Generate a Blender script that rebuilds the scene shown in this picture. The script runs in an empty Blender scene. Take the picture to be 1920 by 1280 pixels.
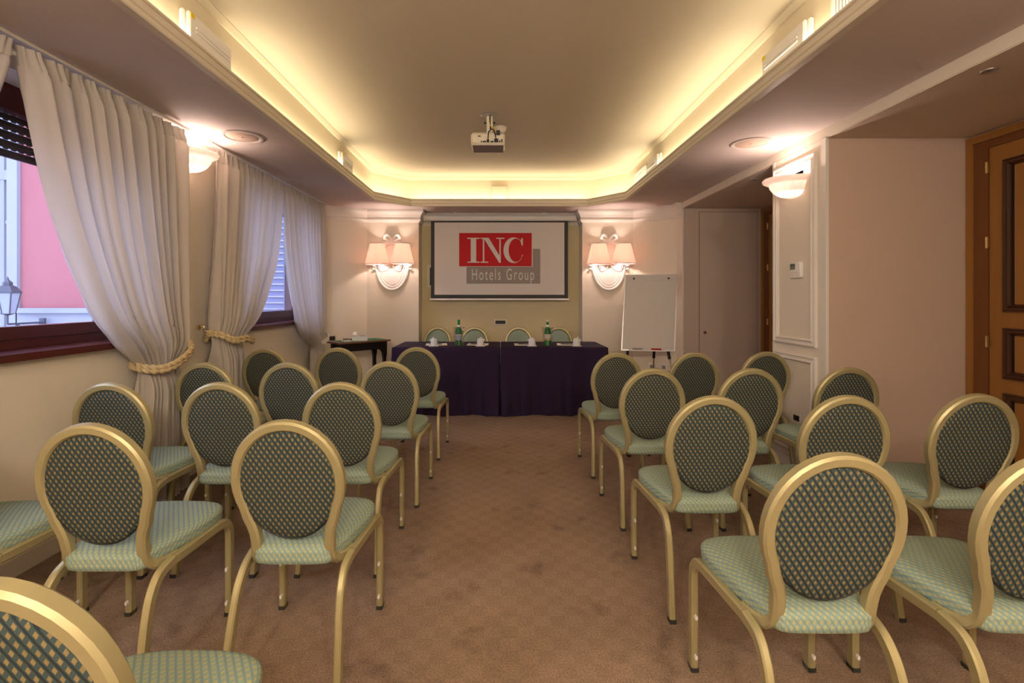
import bpy, math, random
from mathutils import Vector
random.seed(7)
S = bpy.context.scene
C = S.collection
PI = math.pi

# ------------------------------------------------------------------ camera
cam_d = bpy.data.cameras.new('camera')
cam = bpy.data.objects.new('camera', cam_d); C.objects.link(cam)
cam.location = (0, 0, 1.33); cam.rotation_euler = (PI/2, 0, 0)
cam_d.sensor_width = 36; cam_d.lens = 17.0
cam_d.shift_x = 23/1920; cam_d.shift_y = -82/1920
cam_d.clip_start = 0.02; cam_d.clip_end = 200
S.camera = cam

# ------------------------------------------------------------------ world, light, exposure
w = bpy.data.worlds.new('world'); S.world = w; w.use_nodes = True
w.node_tree.nodes['Background'].inputs[0].default_value = (0.56, 0.63, 1.0, 1)
w.node_tree.nodes['Background'].inputs[1].default_value = 4.5
S.cycles.max_bounces = 6; S.cycles.diffuse_bounces = 4; S.cycles.glossy_bounces = 2; S.cycles.transmission_bounces = 5; S.cycles.transparent_max_bounces = 8
S.cycles.caustics_reflective = False; S.cycles.caustics_refractive = False; S.cycles.adaptive_threshold = 0.05; S.cycles.sample_clamp_indirect = 8.0
S.view_settings.view_transform = 'Standard'; S.view_settings.look = 'None'
S.view_settings.exposure = 0.72; S.view_settings.gamma = 1; S.view_settings.use_curve_mapping = False

COVE = (1.0, 0.85, 0.58); LAMP = (1.0, 0.77, 0.68)
def area_light(name, loc, sx, sy, power, col, rot=(PI, 0, 0)):
    d = bpy.data.lights.new(name, 'AREA'); d.shape = 'RECTANGLE'; d.size = sx; d.size_y = sy
    d.energy = power; d.color = col
    o = bpy.data.objects.new(name, d); C.objects.link(o); o.location = loc; o.rotation_euler = rot
    return o
def point_light(name, loc, power, col, r=0.03, parent=None):
    d = bpy.data.lights.new(name, 'POINT'); d.energy = power; d.color = col; d.shadow_soft_size = r
    o = bpy.data.objects.new(name, d); C.objects.link(o); o.location = loc
    if parent: o.parent = parent
    return o
# strip lights lying in the trough behind the tray moulding
COVE_W = 2.3      # watts per metre
for x in (-1.575, 1.575):
    area_light('cove_strip_light', (x, 1.85, 2.588), 0.035, 8.2, COVE_W*8.2, COVE)
area_light('cove_strip_light', (0, 6.36, 2.588), 2.3, 0.035, COVE_W*2.3, COVE)
for s in (-1, 1):
    area_light('cove_strip_light', (s*1.378, 6.130, 2.588), 0.48, 0.035, COVE_W*.48, COVE, (PI, 0, -s*0.87))
area_light('cove_strip_light', (0, -2.27, 2.588), 3.0, 0.035, COVE_W*3.0, COVE)

# ------------------------------------------------------------------ materials
MATS = {}
def mat(name, col, rough=0.6, metal=0.0, noise=None, bump=None, spec=0.5, emis=None, trans=0.0, ior=1.45):
    m = bpy.data.materials.new(name); m.use_nodes = True; nt = m.node_tree; b = nt.nodes['Principled BSDF']
    b.inputs['Base Color'].default_value = (*col, 1); b.inputs['Roughness'].default_value = rough
    b.inputs['Metallic'].default_value = metal; b.inputs['Specular IOR Level'].default_value = spec
    b.inputs['Transmission Weight'].default_value = trans; b.inputs['IOR'].default_value = ior
    if emis:
        b.inputs['Emission Color'].default_value = (*emis[0], 1); b.inputs['Emission Strength'].default_value = emis[1]
    if noise:
        sc, amt, stretch = noise
        tc = nt.nodes.new('ShaderNodeTexCoord'); mp = nt.nodes.new('ShaderNodeMapping'); mp.inputs['Scale'].default_value = stretch
        nz = nt.nodes.new('ShaderNodeTexNoise'); nz.inputs['Scale'].default_value = sc; nz.inputs['Detail'].default_value = 5
        rp = nt.nodes.new('ShaderNodeMix'); rp.data_type = 'RGBA'
        rp.inputs[6].default_value = (*[c*(1-amt) for c in col], 1); rp.inputs[7].default_value = (*[min(1, c*(1+amt)) for c in col], 1)
        nt.links.new(tc.outputs['Object'], mp.inputs[0]); nt.links.new(mp.outputs[0], nz.inputs[0])
        nt.links.new(nz.outputs[0], rp.inputs[0]); nt.links.new(rp.outputs[2], b.inputs['Base Color'])
    if bump:
        sc, st = bump
        tc = nt.nodes.new('ShaderNodeTexCoord'); nz = nt.nodes.new('ShaderNodeTexNoise'); nz.inputs['Scale'].default_value = sc
        bp = nt.nodes.new('ShaderNodeBump'); bp.inputs['Strength'].default_value = st; bp.inputs['Distance'].default_value = 0.004
        nt.links.new(tc.outputs['Object'], nz.inputs[0]); nt.links.new(nz.outputs[0], bp.inputs['Height']); nt.links.new(bp.outputs[0], b.inputs['Normal'])
    MATS[name] = m
    return m
U = (1, 1, 1)
mat('wall', (.76, .685, .56), .75, noise=(1.3, .03, U), bump=(60, .05))
mat('wall_recess', (.62, .53, .32), .75, noise=(1.3, .03, U), bump=(60, .05))
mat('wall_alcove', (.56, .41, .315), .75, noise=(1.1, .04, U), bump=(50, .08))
mat('alcove_ceiling', (.72, .60, .49), .8, noise=(1.1, .05, U))
mat('soffit', (.60, .51, .465), .8, noise=(0.8, .03, U))
mat('ceiling', (.62, .54, .42), .8, noise=(0.6, .03, U))
mat('cove_face', (.70, .62, .46), .8)
mat('white_trim', (.74, .69, .61), .55)
mat('tray_trim', (.62, .55, .44), .45)
mat('jib_door', (.57, .46, .375), .7, noise=(1.2, .03, U))
mat('plaster', (.82, .78, .74), .5)
mat('gold_metal', (.42, .37, .195), .42, metal=.45, noise=(3.0, .10, (1, 1, .3)))
mat('rubber', (.03, .028, .025), .7)
mat('nylon', (.75, .72, .66), .4)
mat('mahogany', (.085, .016, .012), .28, noise=(7, .3, (1, .12, 1)))
mat('shutter_brown', (.05, .025, .015), .5)
mat('shutter_grey', (.16, .17, .26), .55)
mat('door_wood', (.32, .14, .030), .42, noise=(9, .16, (3, 3, .12)))
mat('door_jamb_wood', (.17, .058, .014), .42, noise=(9, .18, (3, 3, .12)))
mat('door_mould', (.08, .028, .010), .35, noise=(9, .2, (3, 3, .2)))
mat('door_groove', (.012, .008, .006), .5)
mat('brass', (.75, .52, .2), .3, metal=.9)
mat('steel', (.55, .54, .53), .35, metal=.8)
mat('black', (.012, .011, .012), .5)
mat('black_wood', (.016, .012, .010), .28)
mat('edge_wood', (.16, .07, .04), .35)
mat('baize', (.012, .17, .07), .8)
mat('ivory_plastic', (.70, .64, .52), .45)
mat('white_plastic', (.80, .78, .74), .4)
mat('grey_plastic', (.30, .25, .24), .5)
mat('lcd', (.10, .13, .10), .3)
mat('yellow_sticker', (.75, .58, .02), .6)
mat('screen_white', (.66, .62, .58), .8)
mat('board_white', (.66, .62, .56), .45)
mat('paper', (.70, .66, .59), .7)
mat('logo_red', (.50, .012, .018), .8)
mat('logo_grey', (.30, .26, .235), .8)
mat('cloth_purple', (.024, .012, .036), .8, noise=(240, .35, U), bump=(300, .3), spec=.25)
mat('rope', (.60, .46, .25), .75, noise=(90, .25, U), bump=(120, .6))
mat('bottle_green', (.02, .25, .06), .08, trans=.15, ior=1.5)
mat('label_blue', (.42, .52, .68), .6)
mat('label_white', (.75, .72, .66), .6)
mat('label_orange', (.80, .32, .10), .6)
mat('cup_paper', (.74, .74, .76), .5)
mat('crystal', (.85, .82, .80), .05, trans=.6)
mat('pink_stucco', (.31, .105, .10), .9, noise=(1.2, .08, U))
mat('pale_stone', (.26, .27, .29), .9, noise=(3, .08, U))
mat('street', (.2, .2, .21), .9)
mat('iron', (.05, .05, .06), .5)
mat('lantern_glass', (.26, .28, .30), .2)
mat('globe_glass', (.9, .87, .82), .4, emis=((1.0, .88, .77), 85))  # emission of the fill globes added behind the camera
mat('bulb', (1, .9, .8), .4, emis=((1.0, .78, .6), 12))

MATS['bulb'].cycles.emission_sampling = 'NONE'
def pale_patchy():
    m = mat('patchy_stucco', (.62, .62, .66), .9); nt = m.node_tree; b = nt.nodes['Principled BSDF']
    tc = nt.nodes.new('ShaderNodeTexCoord'); nz = nt.nodes.new('ShaderNodeTexNoise'); nz.inputs['Scale'].default_value = 1.6; nz.inputs['Detail'].default_value = 7
    rp = nt.nodes.new('ShaderNodeValToRGB'); rp.color_ramp.elements[0].position = .60; rp.color_ramp.elements[1].position = .63
    rp.color_ramp.elements[0].color = (.36, .36, .36, 1); rp.color_ramp.elements[1].color = (.20, .17, .20, 1)
    nt.links.new(tc.outputs['Object'], nz.inputs[0]); nt.links.new(nz.outputs[0], rp.inputs[0]); nt.links.new(rp.outputs[0], b.inputs['Base Color'])
pale_patchy()

def thin_glass(name, tint, gloss):
    m = bpy.data.materials.new(name); m.use_nodes = True; nt = m.node_tree; nt.nodes.clear()
    out = nt.nodes.new('ShaderNodeOutputMaterial'); tr = nt.nodes.new('ShaderNodeBsdfTransparent'); gl = nt.nodes.new('ShaderNodeBsdfGlossy')
    mx = nt.nodes.new('ShaderNodeMixShader'); mx.inputs[0].default_value = gloss
    tr.inputs[0].default_value = (*tint, 1); gl.inputs['Roughness'].default_value = .02
    nt.links.new(tr.outputs[0], mx.inputs[1]); nt.links.new(gl.outputs[0], mx.inputs[2]); nt.links.new(mx.outputs[0], out.inputs[0])
    MATS[name] = m
thin_glass('pane_glass', (.95, .96, .98), .03)
thin_glass('acrylic', (.93, .93, .93), .07)

def translucent(name, col, tcol, fac):
    m = bpy.data.materials.new(name); m.use_nodes = True; nt = m.node_tree; nt.nodes.clear()
    out = nt.nodes.new('ShaderNodeOutputMaterial'); d = nt.nodes.new('ShaderNodeBsdfDiffuse'); t = nt.nodes.new('ShaderNodeBsdfTranslucent'); mx = nt.nodes.new('ShaderNodeMixShader')
    d.inputs[0].default_value = (*col, 1); t.inputs[0].default_value = (*tcol, 1); mx.inputs[0].default_value = fac
    nt.links.new(d.outputs[0], mx.inputs[1]); nt.links.new(t.outputs[0], mx.inputs[2]); nt.links.new(mx.outputs[0], out.inputs[0])
    MATS[name] = m
translucent('curtain', (.62, .555, .48), (.66, .64, .62), .30)
translucent('shade_fabric', (.78, .62, .56), (.90, .70, .62), .56)
translucent('sconce_glass', (.78, .74, .70), (.66, .58, .54), .5)

def math_node(nt, op, a, b=None):
    n = nt.nodes.new('ShaderNodeMath'); n.operation = op
    for i, v in enumerate((a, b)):
        if v is None: continue
        if isinstance(v, (int, float)): n.inputs[i].default_value = v
        else: nt.links.new(v, n.inputs[i])
    return n.outputs[0]
def fabric(name, base, dark, dia, size, pu, pv):
    m = mat(name, base, .85, spec=.25); nt = m.node_tree; b = nt.nodes['Principled BSDF']
    uv = nt.nodes.new('ShaderNodeUVMap'); sp = nt.nodes.new('ShaderNodeSeparateXYZ'); nt.links.new(uv.outputs[0], sp.inputs[0])
    u = math_node(nt, 'DIVIDE', sp.outputs[0], pu); v = math_node(nt, 'DIVIDE', sp.outputs[1], pv)
    def dist(off):
        fs = []
        for s in (u, v):
            f = math_node(nt, 'FRACT', math_node(nt, 'ADD', s, off + 100.0))
            fs.append(math_node(nt, 'ABSOLUTE', math_node(nt, 'SUBTRACT', f, .5)))
        return math_node(nt, 'ADD', fs[0], fs[1])
    d = math_node(nt, 'MINIMUM', dist(0.0), dist(0.5))
    mask = math_node(nt, 'LESS_THAN', d, size)
    # slanted weave lines between the diamonds
    ln = math_node(nt, 'FRACT', math_node(nt, 'ADD', math_node(nt, 'ADD', math_node(nt, 'MULTIPLY', u, 1.0), math_node(nt, 'MULTIPLY', v, 1.0)), 100.0))
    lmask = math_node(nt, 'LESS_THAN', math_node(nt, 'ABSOLUTE', math_node(nt, 'SUBTRACT', ln, .5)), .13)
    m1 = nt.nodes.new('ShaderNodeMix'); m1.data_type = 'RGBA'; m1.inputs[6].default_value = (*base, 1); m1.inputs[7].default_value = (*dark, 1); nt.links.new(lmask, m1.inputs[0])
    m2 = nt.nodes.new('ShaderNodeMix'); m2.data_type = 'RGBA'; m2.inputs[7].default_value = (*dia, 1); nt.links.new(m1.outputs[2], m2.inputs[6]); nt.links.new(mask, m2.inputs[0])
    nt.links.new(m2.outputs[2], b.inputs['Base Color'])
fabric('back_fabric', (.046, .070, .068), (.022, .031, .034), (.225, .168, .074), .235, .0195, .0290)  # seat pattern in darker tones; shade on the chair rears is in the colour
fabric('seat_fabric', (.25, .355, .31), (.20, .295, .27), (.42, .405, .205), .25, .0195, .0290)

def carpet():
    m = mat('carpet', (.27, .18, .12), .95, spec=.1); nt = m.node_tree; b = nt.nodes['Principled BSDF']
    tc = nt.nodes.new('ShaderNodeTexCoord')
    def noise(sc, det=4):
        n = nt.nodes.new('ShaderNodeTexNoise'); n.inputs['Scale'].default_value = sc; n.inputs['Detail'].default_value = det
        nt.links.new(tc.outputs['Object'], n.inputs[0]); return n.outputs[0]
    def ramp(src, p0, c0, p1, c1):
        r = nt.nodes.new('ShaderNodeValToRGB'); e = r.color_ramp.elements
        e[0].position = p0; e[0].color = (*c0, 1); e[1].position = p1; e[1].color = (*c1, 1); nt.links.new(src, r.inputs[0]); return r.outputs[0]
    def mixc(a, bb, fac=1.0, mode='MULTIPLY'):
        x = nt.nodes.new('ShaderNodeMix'); x.data_type = 'RGBA'; x.blend_type = mode; x.inputs[0].default_value = fac
        nt.links.new(a, x.inputs[6]); nt.links.new(bb, x.inputs[7]); return x.outputs[2]
    base = ramp(noise(2.2), .35, (.285, .200, .142), .65, (.345, .245, .176))
    ck = nt.nodes.new('ShaderNodeTexChecker'); ck.inputs['Scale'].default_value = 15.0
    ck.inputs[1].default_value = (1, 1, 1, 1); ck.inputs[2].default_value = (.89, .885, .88, 1)
    mp = nt.nodes.new('ShaderNodeMapping'); mp.inputs['Location'].default_value = (.01, .01, .013); nt.links.new(tc.outputs['Object'], mp.inputs[0]); nt.links.new(mp.outputs[0], ck.inputs[0])
    c = mixc(base, ck.outputs[0], .75)
    g = ramp(noise(150, 2), .35, (.72, .70, .68), .68, (1.16, 1.14, 1.1)); c = mixc(c, g)
    st = ramp(noise(5.5, 6), .60, (1, 1, 1), .74, (.60, .58, .60)); c = mixc(c, st, .8)
    nt.links.new(c, b.inputs['Base Color'])
    bp = nt.nodes.new('ShaderNodeBump'); bp.inputs['Strength'].default_value = .5; bp.inputs['Distance'].default_value = .004
    nt.links.new(noise(260, 2), bp.inputs['Height']); nt.links.new(bp.outputs[0], b.inputs['Normal'])
carpet()

# ------------------------------------------------------------------ mesh helpers
ROOT = {}      # object -> world location of its thing (only used for unrotated things built in world coordinates)
class MB:
    def __init__(self): self.v = []; self.f = []; self.uv = None
    def add(self, vs, fs):
        o = len(self.v); self.v += [tuple(p) for p in vs]; self.f += [tuple(i+o for i in f) for f in fs]; return self
    def box(self, x0, x1, y0, y1, z0, z1):
        x0, x1 = sorted((x0, x1)); y0, y1 = sorted((y0, y1)); z0, z1 = sorted((z0, z1))
        return self.add([(x0,y0,z0),(x1,y0,z0),(x1,y1,z0),(x0,y1,z0),(x0,y0,z1),(x1,y0,z1),(x1,y1,z1),(x0,y1,z1)],
                        [(0,3,2,1),(4,5,6,7),(0,1,5,4),(1,2,6,5),(2,3,7,6),(3,0,4,7)])
    def bbox(self, x0, x1, y0, y1, z0, z1, b):
        """box with bevelled edges (three crossing slabs joined as a convex hull of 24 corners)"""
        x0, x1 = sorted((x0, x1)); y0, y1 = sorted((y0, y1)); z0, z1 = sorted((z0, z1))
        sec = [(x0+b,y0),(x1-b,y0),(x1,y0+b),(x1,y1-b),(x1-b,y1),(x0+b,y1),(x0,y1-b),(x0,y0+b)]
        cx, cy = (x0+x1)/2, (y0+y1)/2
        def ins(p): return (p[0]+(b if p[0] < cx else -b)*(1 if p[0] in (x0, x1) else .0), p[1]+(b if p[1] < cy else -b)*(1 if p[1] in (y0, y1) else .0))
        vs = [(*ins(p), z0) for p in sec] + [(*p, z0+b) for p in sec] + [(*p, z1-b) for p in sec] + [(*ins(p), z1) for p in sec]
        fs = [tuple(range(7, -1, -1)), tuple(range(24, 32))]
        for k in range(3):
            for i in range(8): fs.append((k*8+i, k*8+(i+1) % 8, k*8+8+(i+1) % 8, k*8+8+i))
        return self.add(vs, fs)
    def prism(self, poly, fn, t0, t1):
        """extrude polygon (u,v) between t0 and t1; fn(u,v,t)->xyz"""
        n = len(poly)
        vs = [fn(u, v, t0) for u, v in poly] + [fn(u, v, t1) for u, v in poly]
        fs = [tuple(range(n-1, -1, -1)), tuple(range(n, 2*n))] + [(i, (i+1) % n, n+(i+1) % n, n+i) for i in range(n)]
        return self.add(vs, fs)
    def sweep(self, path, ref, sec, closed=False, scale=None, twist=0.0):
        n = len(path); m = len(sec); P = [Vector(p) for p in path]; vs = []
        for i in range(n):
            a = P[(i-1) % n] if (closed or i > 0) else P[0]; c = P[(i+1) % n] if (closed or i < n-1) else P[-1]
            t = (c-a).normalized(); r = Vector(ref(i) if callable(ref) else ref); nn = (r - t*r.dot(t)).normalized(); b = t.cross(nn)
            s = scale[i] if scale else 1.0; ca, sa = math.cos(twist*i), math.sin(twist*i)
            for (p, q) in sec:
                p2, q2 = p*ca-q*sa, p*sa+q*ca
                vs.append(P[i] + nn*p2*s + b*q2*s)
        fs = []
        for i in range(n if closed else n-1):
            for j in range(m): fs.append((i*m+j, i*m+(j+1) % m, ((i+1) % n)*m+(j+1) % m, ((i+1) % n)*m+j))
        if not closed: fs += [tuple(range(m-1, -1, -1)), tuple(range((n-1)*m, n*m))]
        return self.add(vs, fs)
    def lathe(self, prof, c=(0,0,0), n=24, a0=0.0, a1=2*PI, flute=None):
        full = abs(a1-a0-2*PI) < 1e-6; k = n if full else n+1; vs = []
        for i in range(k):
            a = a0+(a1-a0)*i/n
            for j, (r, z) in enumerate(prof):
                rr = r*(flute(a, j) if flute else 1.0)
                vs.append((c[0]+rr*math.cos(a), c[1]+rr*math.sin(a), c[2]+z))
        m = len(prof); fs = []
        for i in range(n):
            for j in range(m-1): fs.append((i*m+j, ((i+1) % k)*m+j, ((i+1) % k)*m+j+1, i*m+j+1))
        return self.add(vs, fs)
    def build(self, name, mt, parent=None, smooth=False, world=True, angle=40, origin=None):
        vs = self.v
        if parent is not None and world and parent in ROOT:
            L = ROOT[parent]; vs = [(x-L[0], y-L[1], z-L[2]) for x, y, z in vs]
        loc = None
        if parent is None:
            xs, ys, zs = zip(*vs)
            loc = origin or ((min(xs)+max(xs))/2, (min(ys)+max(ys))/2, min(zs))
            vs = [(x-loc[0], y-loc[1], z-loc[2]) for x, y, z in vs]
        me = bpy.data.meshes.new(name); me.from_pydata([tuple(p) for p in vs], [], self.f); me.update()
        if self.uv:
            ul = me.uv_layers.new(name='UVMap')
            for l in me.loops: ul.data[l.index].uv = self.uv[l.vertex_index]
        import bmesh
        bm = bmesh.new(); bm.from_mesh(me); bmesh.ops.recalc_face_normals(bm, faces=bm.faces); bm.to_mesh(me); bm.free()
        me.materials.append(MATS[mt])
        if smooth:
            me.polygons.foreach_set('use_smooth', [True]*len(me.polygons)); me.set_sharp_from_angle(angle=math.radians(angle))
        o = bpy.data.objects.new(name, me); C.objects.link(o)
        if loc: o.location = loc; ROOT[o] = loc
        if parent is not None:
            o.parent = parent
            if parent in ROOT and world: ROOT[o] = ROOT[parent]
        return o
def tag(o, label, cat, group=None, kind=None):
    o['label'] = label; o['category'] = cat
    if group: o['group'] = group
    if kind: o['kind'] = kind
    return o
def thing(name, label, cat, loc, rz=0.0, group=None, kind=None):
    o = bpy.data.objects.new(name, None); C.objects.link(o); o.location = loc; o.rotation_euler = (0, 0, rz)
    o.empty_display_size = .1
    if rz == 0.0: ROOT[o] = loc
    return tag(o, label, cat, group, kind)
def copy_tree(o, parent=None):
    c = o.copy(); C.objects.link(c); c.parent = parent
    for ch in o.children: copy_tree(ch, c)
    return c
def box(name, mt, parent, *a, **k): return MB().box(*a).build(name, mt, parent, **k)
def struct(name, mb, mt, label, cat, smooth=False): return tag(mb.build(name, mt, None, smooth), label, cat, None, 'structure')
def rsec(wd, ht, c):
    a, b = wd/2, ht/2
    return [(-a+c,-b),(a-c,-b),(a,-b+c),(a,b-c),(a-c,b),(-a+c,b),(-a,b-c),(-a,-b+c)]
def csec(r, n=8): return [(r*math.cos(2*PI*i/n), r*math.sin(2*PI*i/n)) for i in range(n)]
def spline(pts, k=6):
    P = [Vector(p) for p in pts]; out = []
    for i in range(len(P)-1):
        p0 = P[i-1] if i else P[0]*2-P[1]; p1, p2 = P[i], P[i+1]; p3 = P[i+2] if i+2 < len(P) else P[-1]*2-P[-2]
        for j in range(k):
            t = j/k; out.append(.5*((2*p1)+(p2-p0)*t+(2*p0-5*p1+4*p2-p3)*t*t+(3*p1-p0-3*p2+p3)*t*t*t))
    return out+[P[-1]]
def lerpc(tab, x):
    """piecewise linear table lookup, keys ascending"""
    if x <= tab[0][0]: return tab[0][1]
    for (a, b), (c, d) in zip(tab, tab[1:]):
        if x <= c: return b+(d-b)*(x-a)/(c-a)
    return tab[-1][1]
def smoothtab(tab, x):
    if x <= tab[0][0]: return tab[0][1]
    n = len(tab)
    for i in range(n-1):
        a, b = tab[i]; c, d = tab[i+1]
        if x <= c:
            m0 = (tab[i+1][1]-tab[max(i-1,0)][1])/(tab[i+1][0]-tab[max(i-1,0)][0]); m1 = (tab[min(i+2,n-1)][1]-b)/(tab[min(i+2,n-1)][0]-a)
            h = c-a; t = (x-a)/h
            return (2*t**3-3*t*t+1)*b+(t**3-2*t*t+t)*h*m0+(-2*t**3+3*t*t)*d+(t**3-t*t)*h*m1
    return tab[-1][1]

# ------------------------------------------------------------------ room shell
XL, XR = -2.32, 2.28        # side walls
YB = -3.2                    # wall behind the camera
ZS, ZC = 2.52, 2.93          # soffit and tray ceiling
YP, YR = 6.56, 6.83          # pilasters and recess at the far end
YA = 6.24                    # where the angled wall parts meet the side walls
XA = 3.28; ZA = 2.45         # alcove depth and height
struct('floor', MB().box(-2.9, 3.6, YB-.1, 7.1, -.06, 0), 'carpet', 'taupe brown carpet with faint squares and darker worn spots', 'carpet')

# left wall with two window openings
W1 = (1.28, 3.17); W2 = (3.99, 5.92); ZW0, ZW1 = 1.03, 2.42
m = MB(); xo = -2.62
for a, b in ((YB, W1[0]), (W1[1], W2[0]), (W2[1], 6.9)): m.box(xo, XL, a, b, 0, 2.56)
for a, b in (W1, W2): m.box(xo, XL, a, b, 0, ZW0); m.box(xo, XL, a, b, ZW1, 2.56)
struct('wall_left', m, 'wall', 'cream side wall with two deep window openings behind the curtains', 'wall')
# right wall: pieces between two alcoves
NA = (1.35, 3.385); FA = (4.03, 6.03)
m = MB()
m.box(XR, 3.4, YB, NA[0], 0, 2.56); m.box(XR, 3.4, NA[0], FA[1], ZA, 2.56)
struct('wall_right', m, 'wall', 'cream wall and lintel band over the two alcoves', 'wall')
m = MB().box(XR, XA, NA[1]+.001, FA[0], 0, ZA); m.box(XR+.0, XA, NA[1]+.001, FA[0], ZA, ZA+.002)
struct('wall_pier', m, 'wall', 'cream panelled pier between the two alcoves carrying the bowl light', 'wall')
struct('wall_alcove', MB().box(XR+.015, XA, NA[1]-.006, NA[1]+.001, 0, ZA), 'wall_alcove', 'plain pinkish beige alcove side wall beside the wooden door', 'wall')
struct('wall_alcove', MB().box(XR+.015, XA, NA[0]-.001, NA[0]+.006, 0, ZA), 'wall_alcove', 'pinkish beige alcove side wall nearest the camera', 'wall')
struct('wall_alcove', MB().box(XR+.015, XA, FA[0]-.001, FA[0]+.006, 0, ZA), 'wall_alcove', 'hidden beige side of the far alcove next to the pier', 'wall')
m = MB().box(XA, 3.4, NA[0], NA[1]+.0, 0, ZA+.05); m.box(XA, 3.4, FA[0], FA[1], 0, ZA+.05)
struct('wall_outer', m, 'wall_alcove', 'beige outer wall of the alcoves that holds the wooden doors', 'wall')
m = MB().box(XR+.004, XA, NA[0], NA[1], ZA-.006, ZA); m.box(XR+.004, XA, FA[0], FA[1], ZA-.006, ZA)
struct('ceiling_alcove', m, 'alcove_ceiling', 'low brownish beige alcove ceilings along the side wall', 'ceiling')
# far end: recess, two pilasters, two angled corners
struct('wall_back', MB().box(-1.3, 1.3, YR, YR+.12, 0, 2.56), 'wall_recess', 'yellowish recessed far wall behind the projection screen', 'wall')
def flat(u, v, t): return (u, v, t)
m = MB().prism([(-1.10, YP), (-1.10, YR+.12), (-1.80, YR+.12), (-1.80, YP)], flat, 0, 2.56)
struct('wall_pilaster', m, 'wall', 'broad cream pilaster left of the screen carrying a shaded lamp', 'wall')
m = MB().prism([(1.12, YP), (1.81, YP), (1.81, YR+.12), (1.12, YR+.12)], flat, 0, 2.56)
struct('wall_pilaster', m, 'wall', 'broad cream pilaster right of the screen carrying a shaded lamp', 'wall')
m = MB().prism([(-1.80, YP), (-1.80, YR), (-2.6, YR), (-2.6, YA), (XL, YA)], flat, 0, 2.56)
struct('wall_corner', m, 'wall', 'angled cream wall behind the black telephone desk', 'wall')
m = MB().prism([(1.81, YP), (XR, YA), (XR, FA[1]), (3.4, FA[1]), (3.4, YR), (1.81, YR)], flat, 0, 2.56)
struct('wall_corner', m, 'wall', 'angled cream wall behind the flip chart', 'wall')
struct('wall_front', MB().box(-2.7, 3.5, YB-.12, YB, 0, 3.0), 'wall', 'cream wall behind the camera', 'wall')

# soffit ring around the ceiling tray
TR = [(-1.52, -2.2), (1.52, -2.2), (1.52, 5.80), (1.15, 6.24), (-1.15, 6.24), (-1.52, 5.80)]      # moulding line
FC = [(-1.60, -2.32), (1.62, -2.32), (1.62, 6.05), (1.23, 6.45), (-1.22, 6.45), (-1.60, 6.05)]  # face line
m = MB()
for poly in ([(-2.7, YB-.1), (-1.52, YB-.1), (-1.52, 5.8), (-1.15, 6.24), (-1.15, 7.0), (-2.7, 7.0)],
             [(1.52, YB-.1), (3.4, YB-.1), (3.4, 7.0), (1.15, 7.0), (1.15, 6.24), (1.52, 5.8)],
             [(-1.15, 6.24), (1.15, 6.24), (1.15, 7.0), (-1.15, 7.0)], [(-1.52, YB-.1), (1.52, YB-.1), (1.52, -2.2), (-1.52, -2.2)]):
    m.prism(poly, flat, ZS, ZS+.03)
struct('ceiling_soffit', m, 'soffit', 'flat pinkish soffit that surrounds the lit ceiling tray', 'ceiling')
m = MB()
for i in range(6):
    a, b = FC[i], FC[(i+1) % 6]; d = Vector((b[0]-a[0], b[1]-a[1])).normalized(); nx, ny = d.y, -d.x
    m.prism([a, b, (b[0]+nx*.05, b[1]+ny*.05), (a[0]+nx*.05, a[1]+ny*.05)], flat, ZS+.03, ZC+.02)
struct('wall_tray', m, 'cove_face', 'cream upstand of the ceiling tray lit from below', 'wall')
struct('ceiling', MB().box(-1.75, 1.8, -2.5, 6.6, ZC, ZC+.05), 'ceiling', 'smooth beige ceiling inside the lit tray', 'ceiling')
struct('ceiling_slab', MB().box(-2.75, 3.5, YB-.15, 7.1, ZC+.05, ZC+.2), 'ceiling', 'hidden slab above the room', 'ceiling')
def moulding(name, line, prof, closed, mt, label):
    """prof: (inward offset, z); inward = left of the walking direction"""
    n = len(line); m = MB(); k = len(prof); vs = []
    for i in range(n):
        p = Vector(line[i]); a = Vector(line[i-1]) if (closed or i) else None; c = Vector(line[(i+1) % n]) if (closed or i < n-1) else None
        d0 = (p-a).normalized() if a is not None else (c-p).normalized(); d1 = (c-p).normalized() if c is not None else d0
        n0 = Vector((-d0.y, d0.x)); n1 = Vector((-d1.y, d1.x)); bi = (n0+n1).normalized(); s = 1/max(.3, bi.dot(n0))
        for o, z in prof: q = p+bi*(o*s); vs.append((q.x, q.y, z))
    fs = []
    for i in range(n if closed else n-1):
        for j in range(k): fs.append((i*k+j, i*k+(j+1) % k, ((i+1) % n)*k+(j+1) % k, ((i+1) % n)*k+j))
    if not closed: fs += [tuple(range(k)), tuple(range((n-1)*k, n*k))]
    m.add(vs, fs)
    return struct(name, m, mt, label, 'moulding')
moulding('trim_1', TR, [(-.02, 2.505), (.020, 2.505), (.024, 2.512), (.024, 2.528), (.012, 2.532), (.012, 2.540), (.018, 2.546), (.018, 2.556), (.004, 2.562), (.004, 2.588), (.012, 2.592), (.012, 2.604), (-.02, 2.604)], True, 'tray_trim', 'stepped moulding along the edge of the ceiling tray')
moulding('trim_2', FC, [(0, ZC-.035), (.012, ZC-.035), (.035, ZC-.005), (.035, ZC), (0, ZC)], True, 'cove_face', 'narrow cornice where the tray upstand meets the ceiling')
CROWN = [(0, 2.347), (.012, 2.347), (.016, 2.36), (.03, 2.375), (.034, 2.39), (.026, 2.395), (.026, 2.41), (.04, 2.45), (.07, 2.49), (.075, 2.52), (0, 2.52)]
CL = [(XR, FA[1]+.02), (XR, YA), (1.81, YP), (1.12, YP), (1.12, YR), (-1.10, YR), (-1.10, YP), (-1.80, YP), (XL, YA), (XL, 5.95)]
moulding('trim_3', CL, CROWN, False, 'white_trim', 'white cornice running around the far end of the room')

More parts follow.
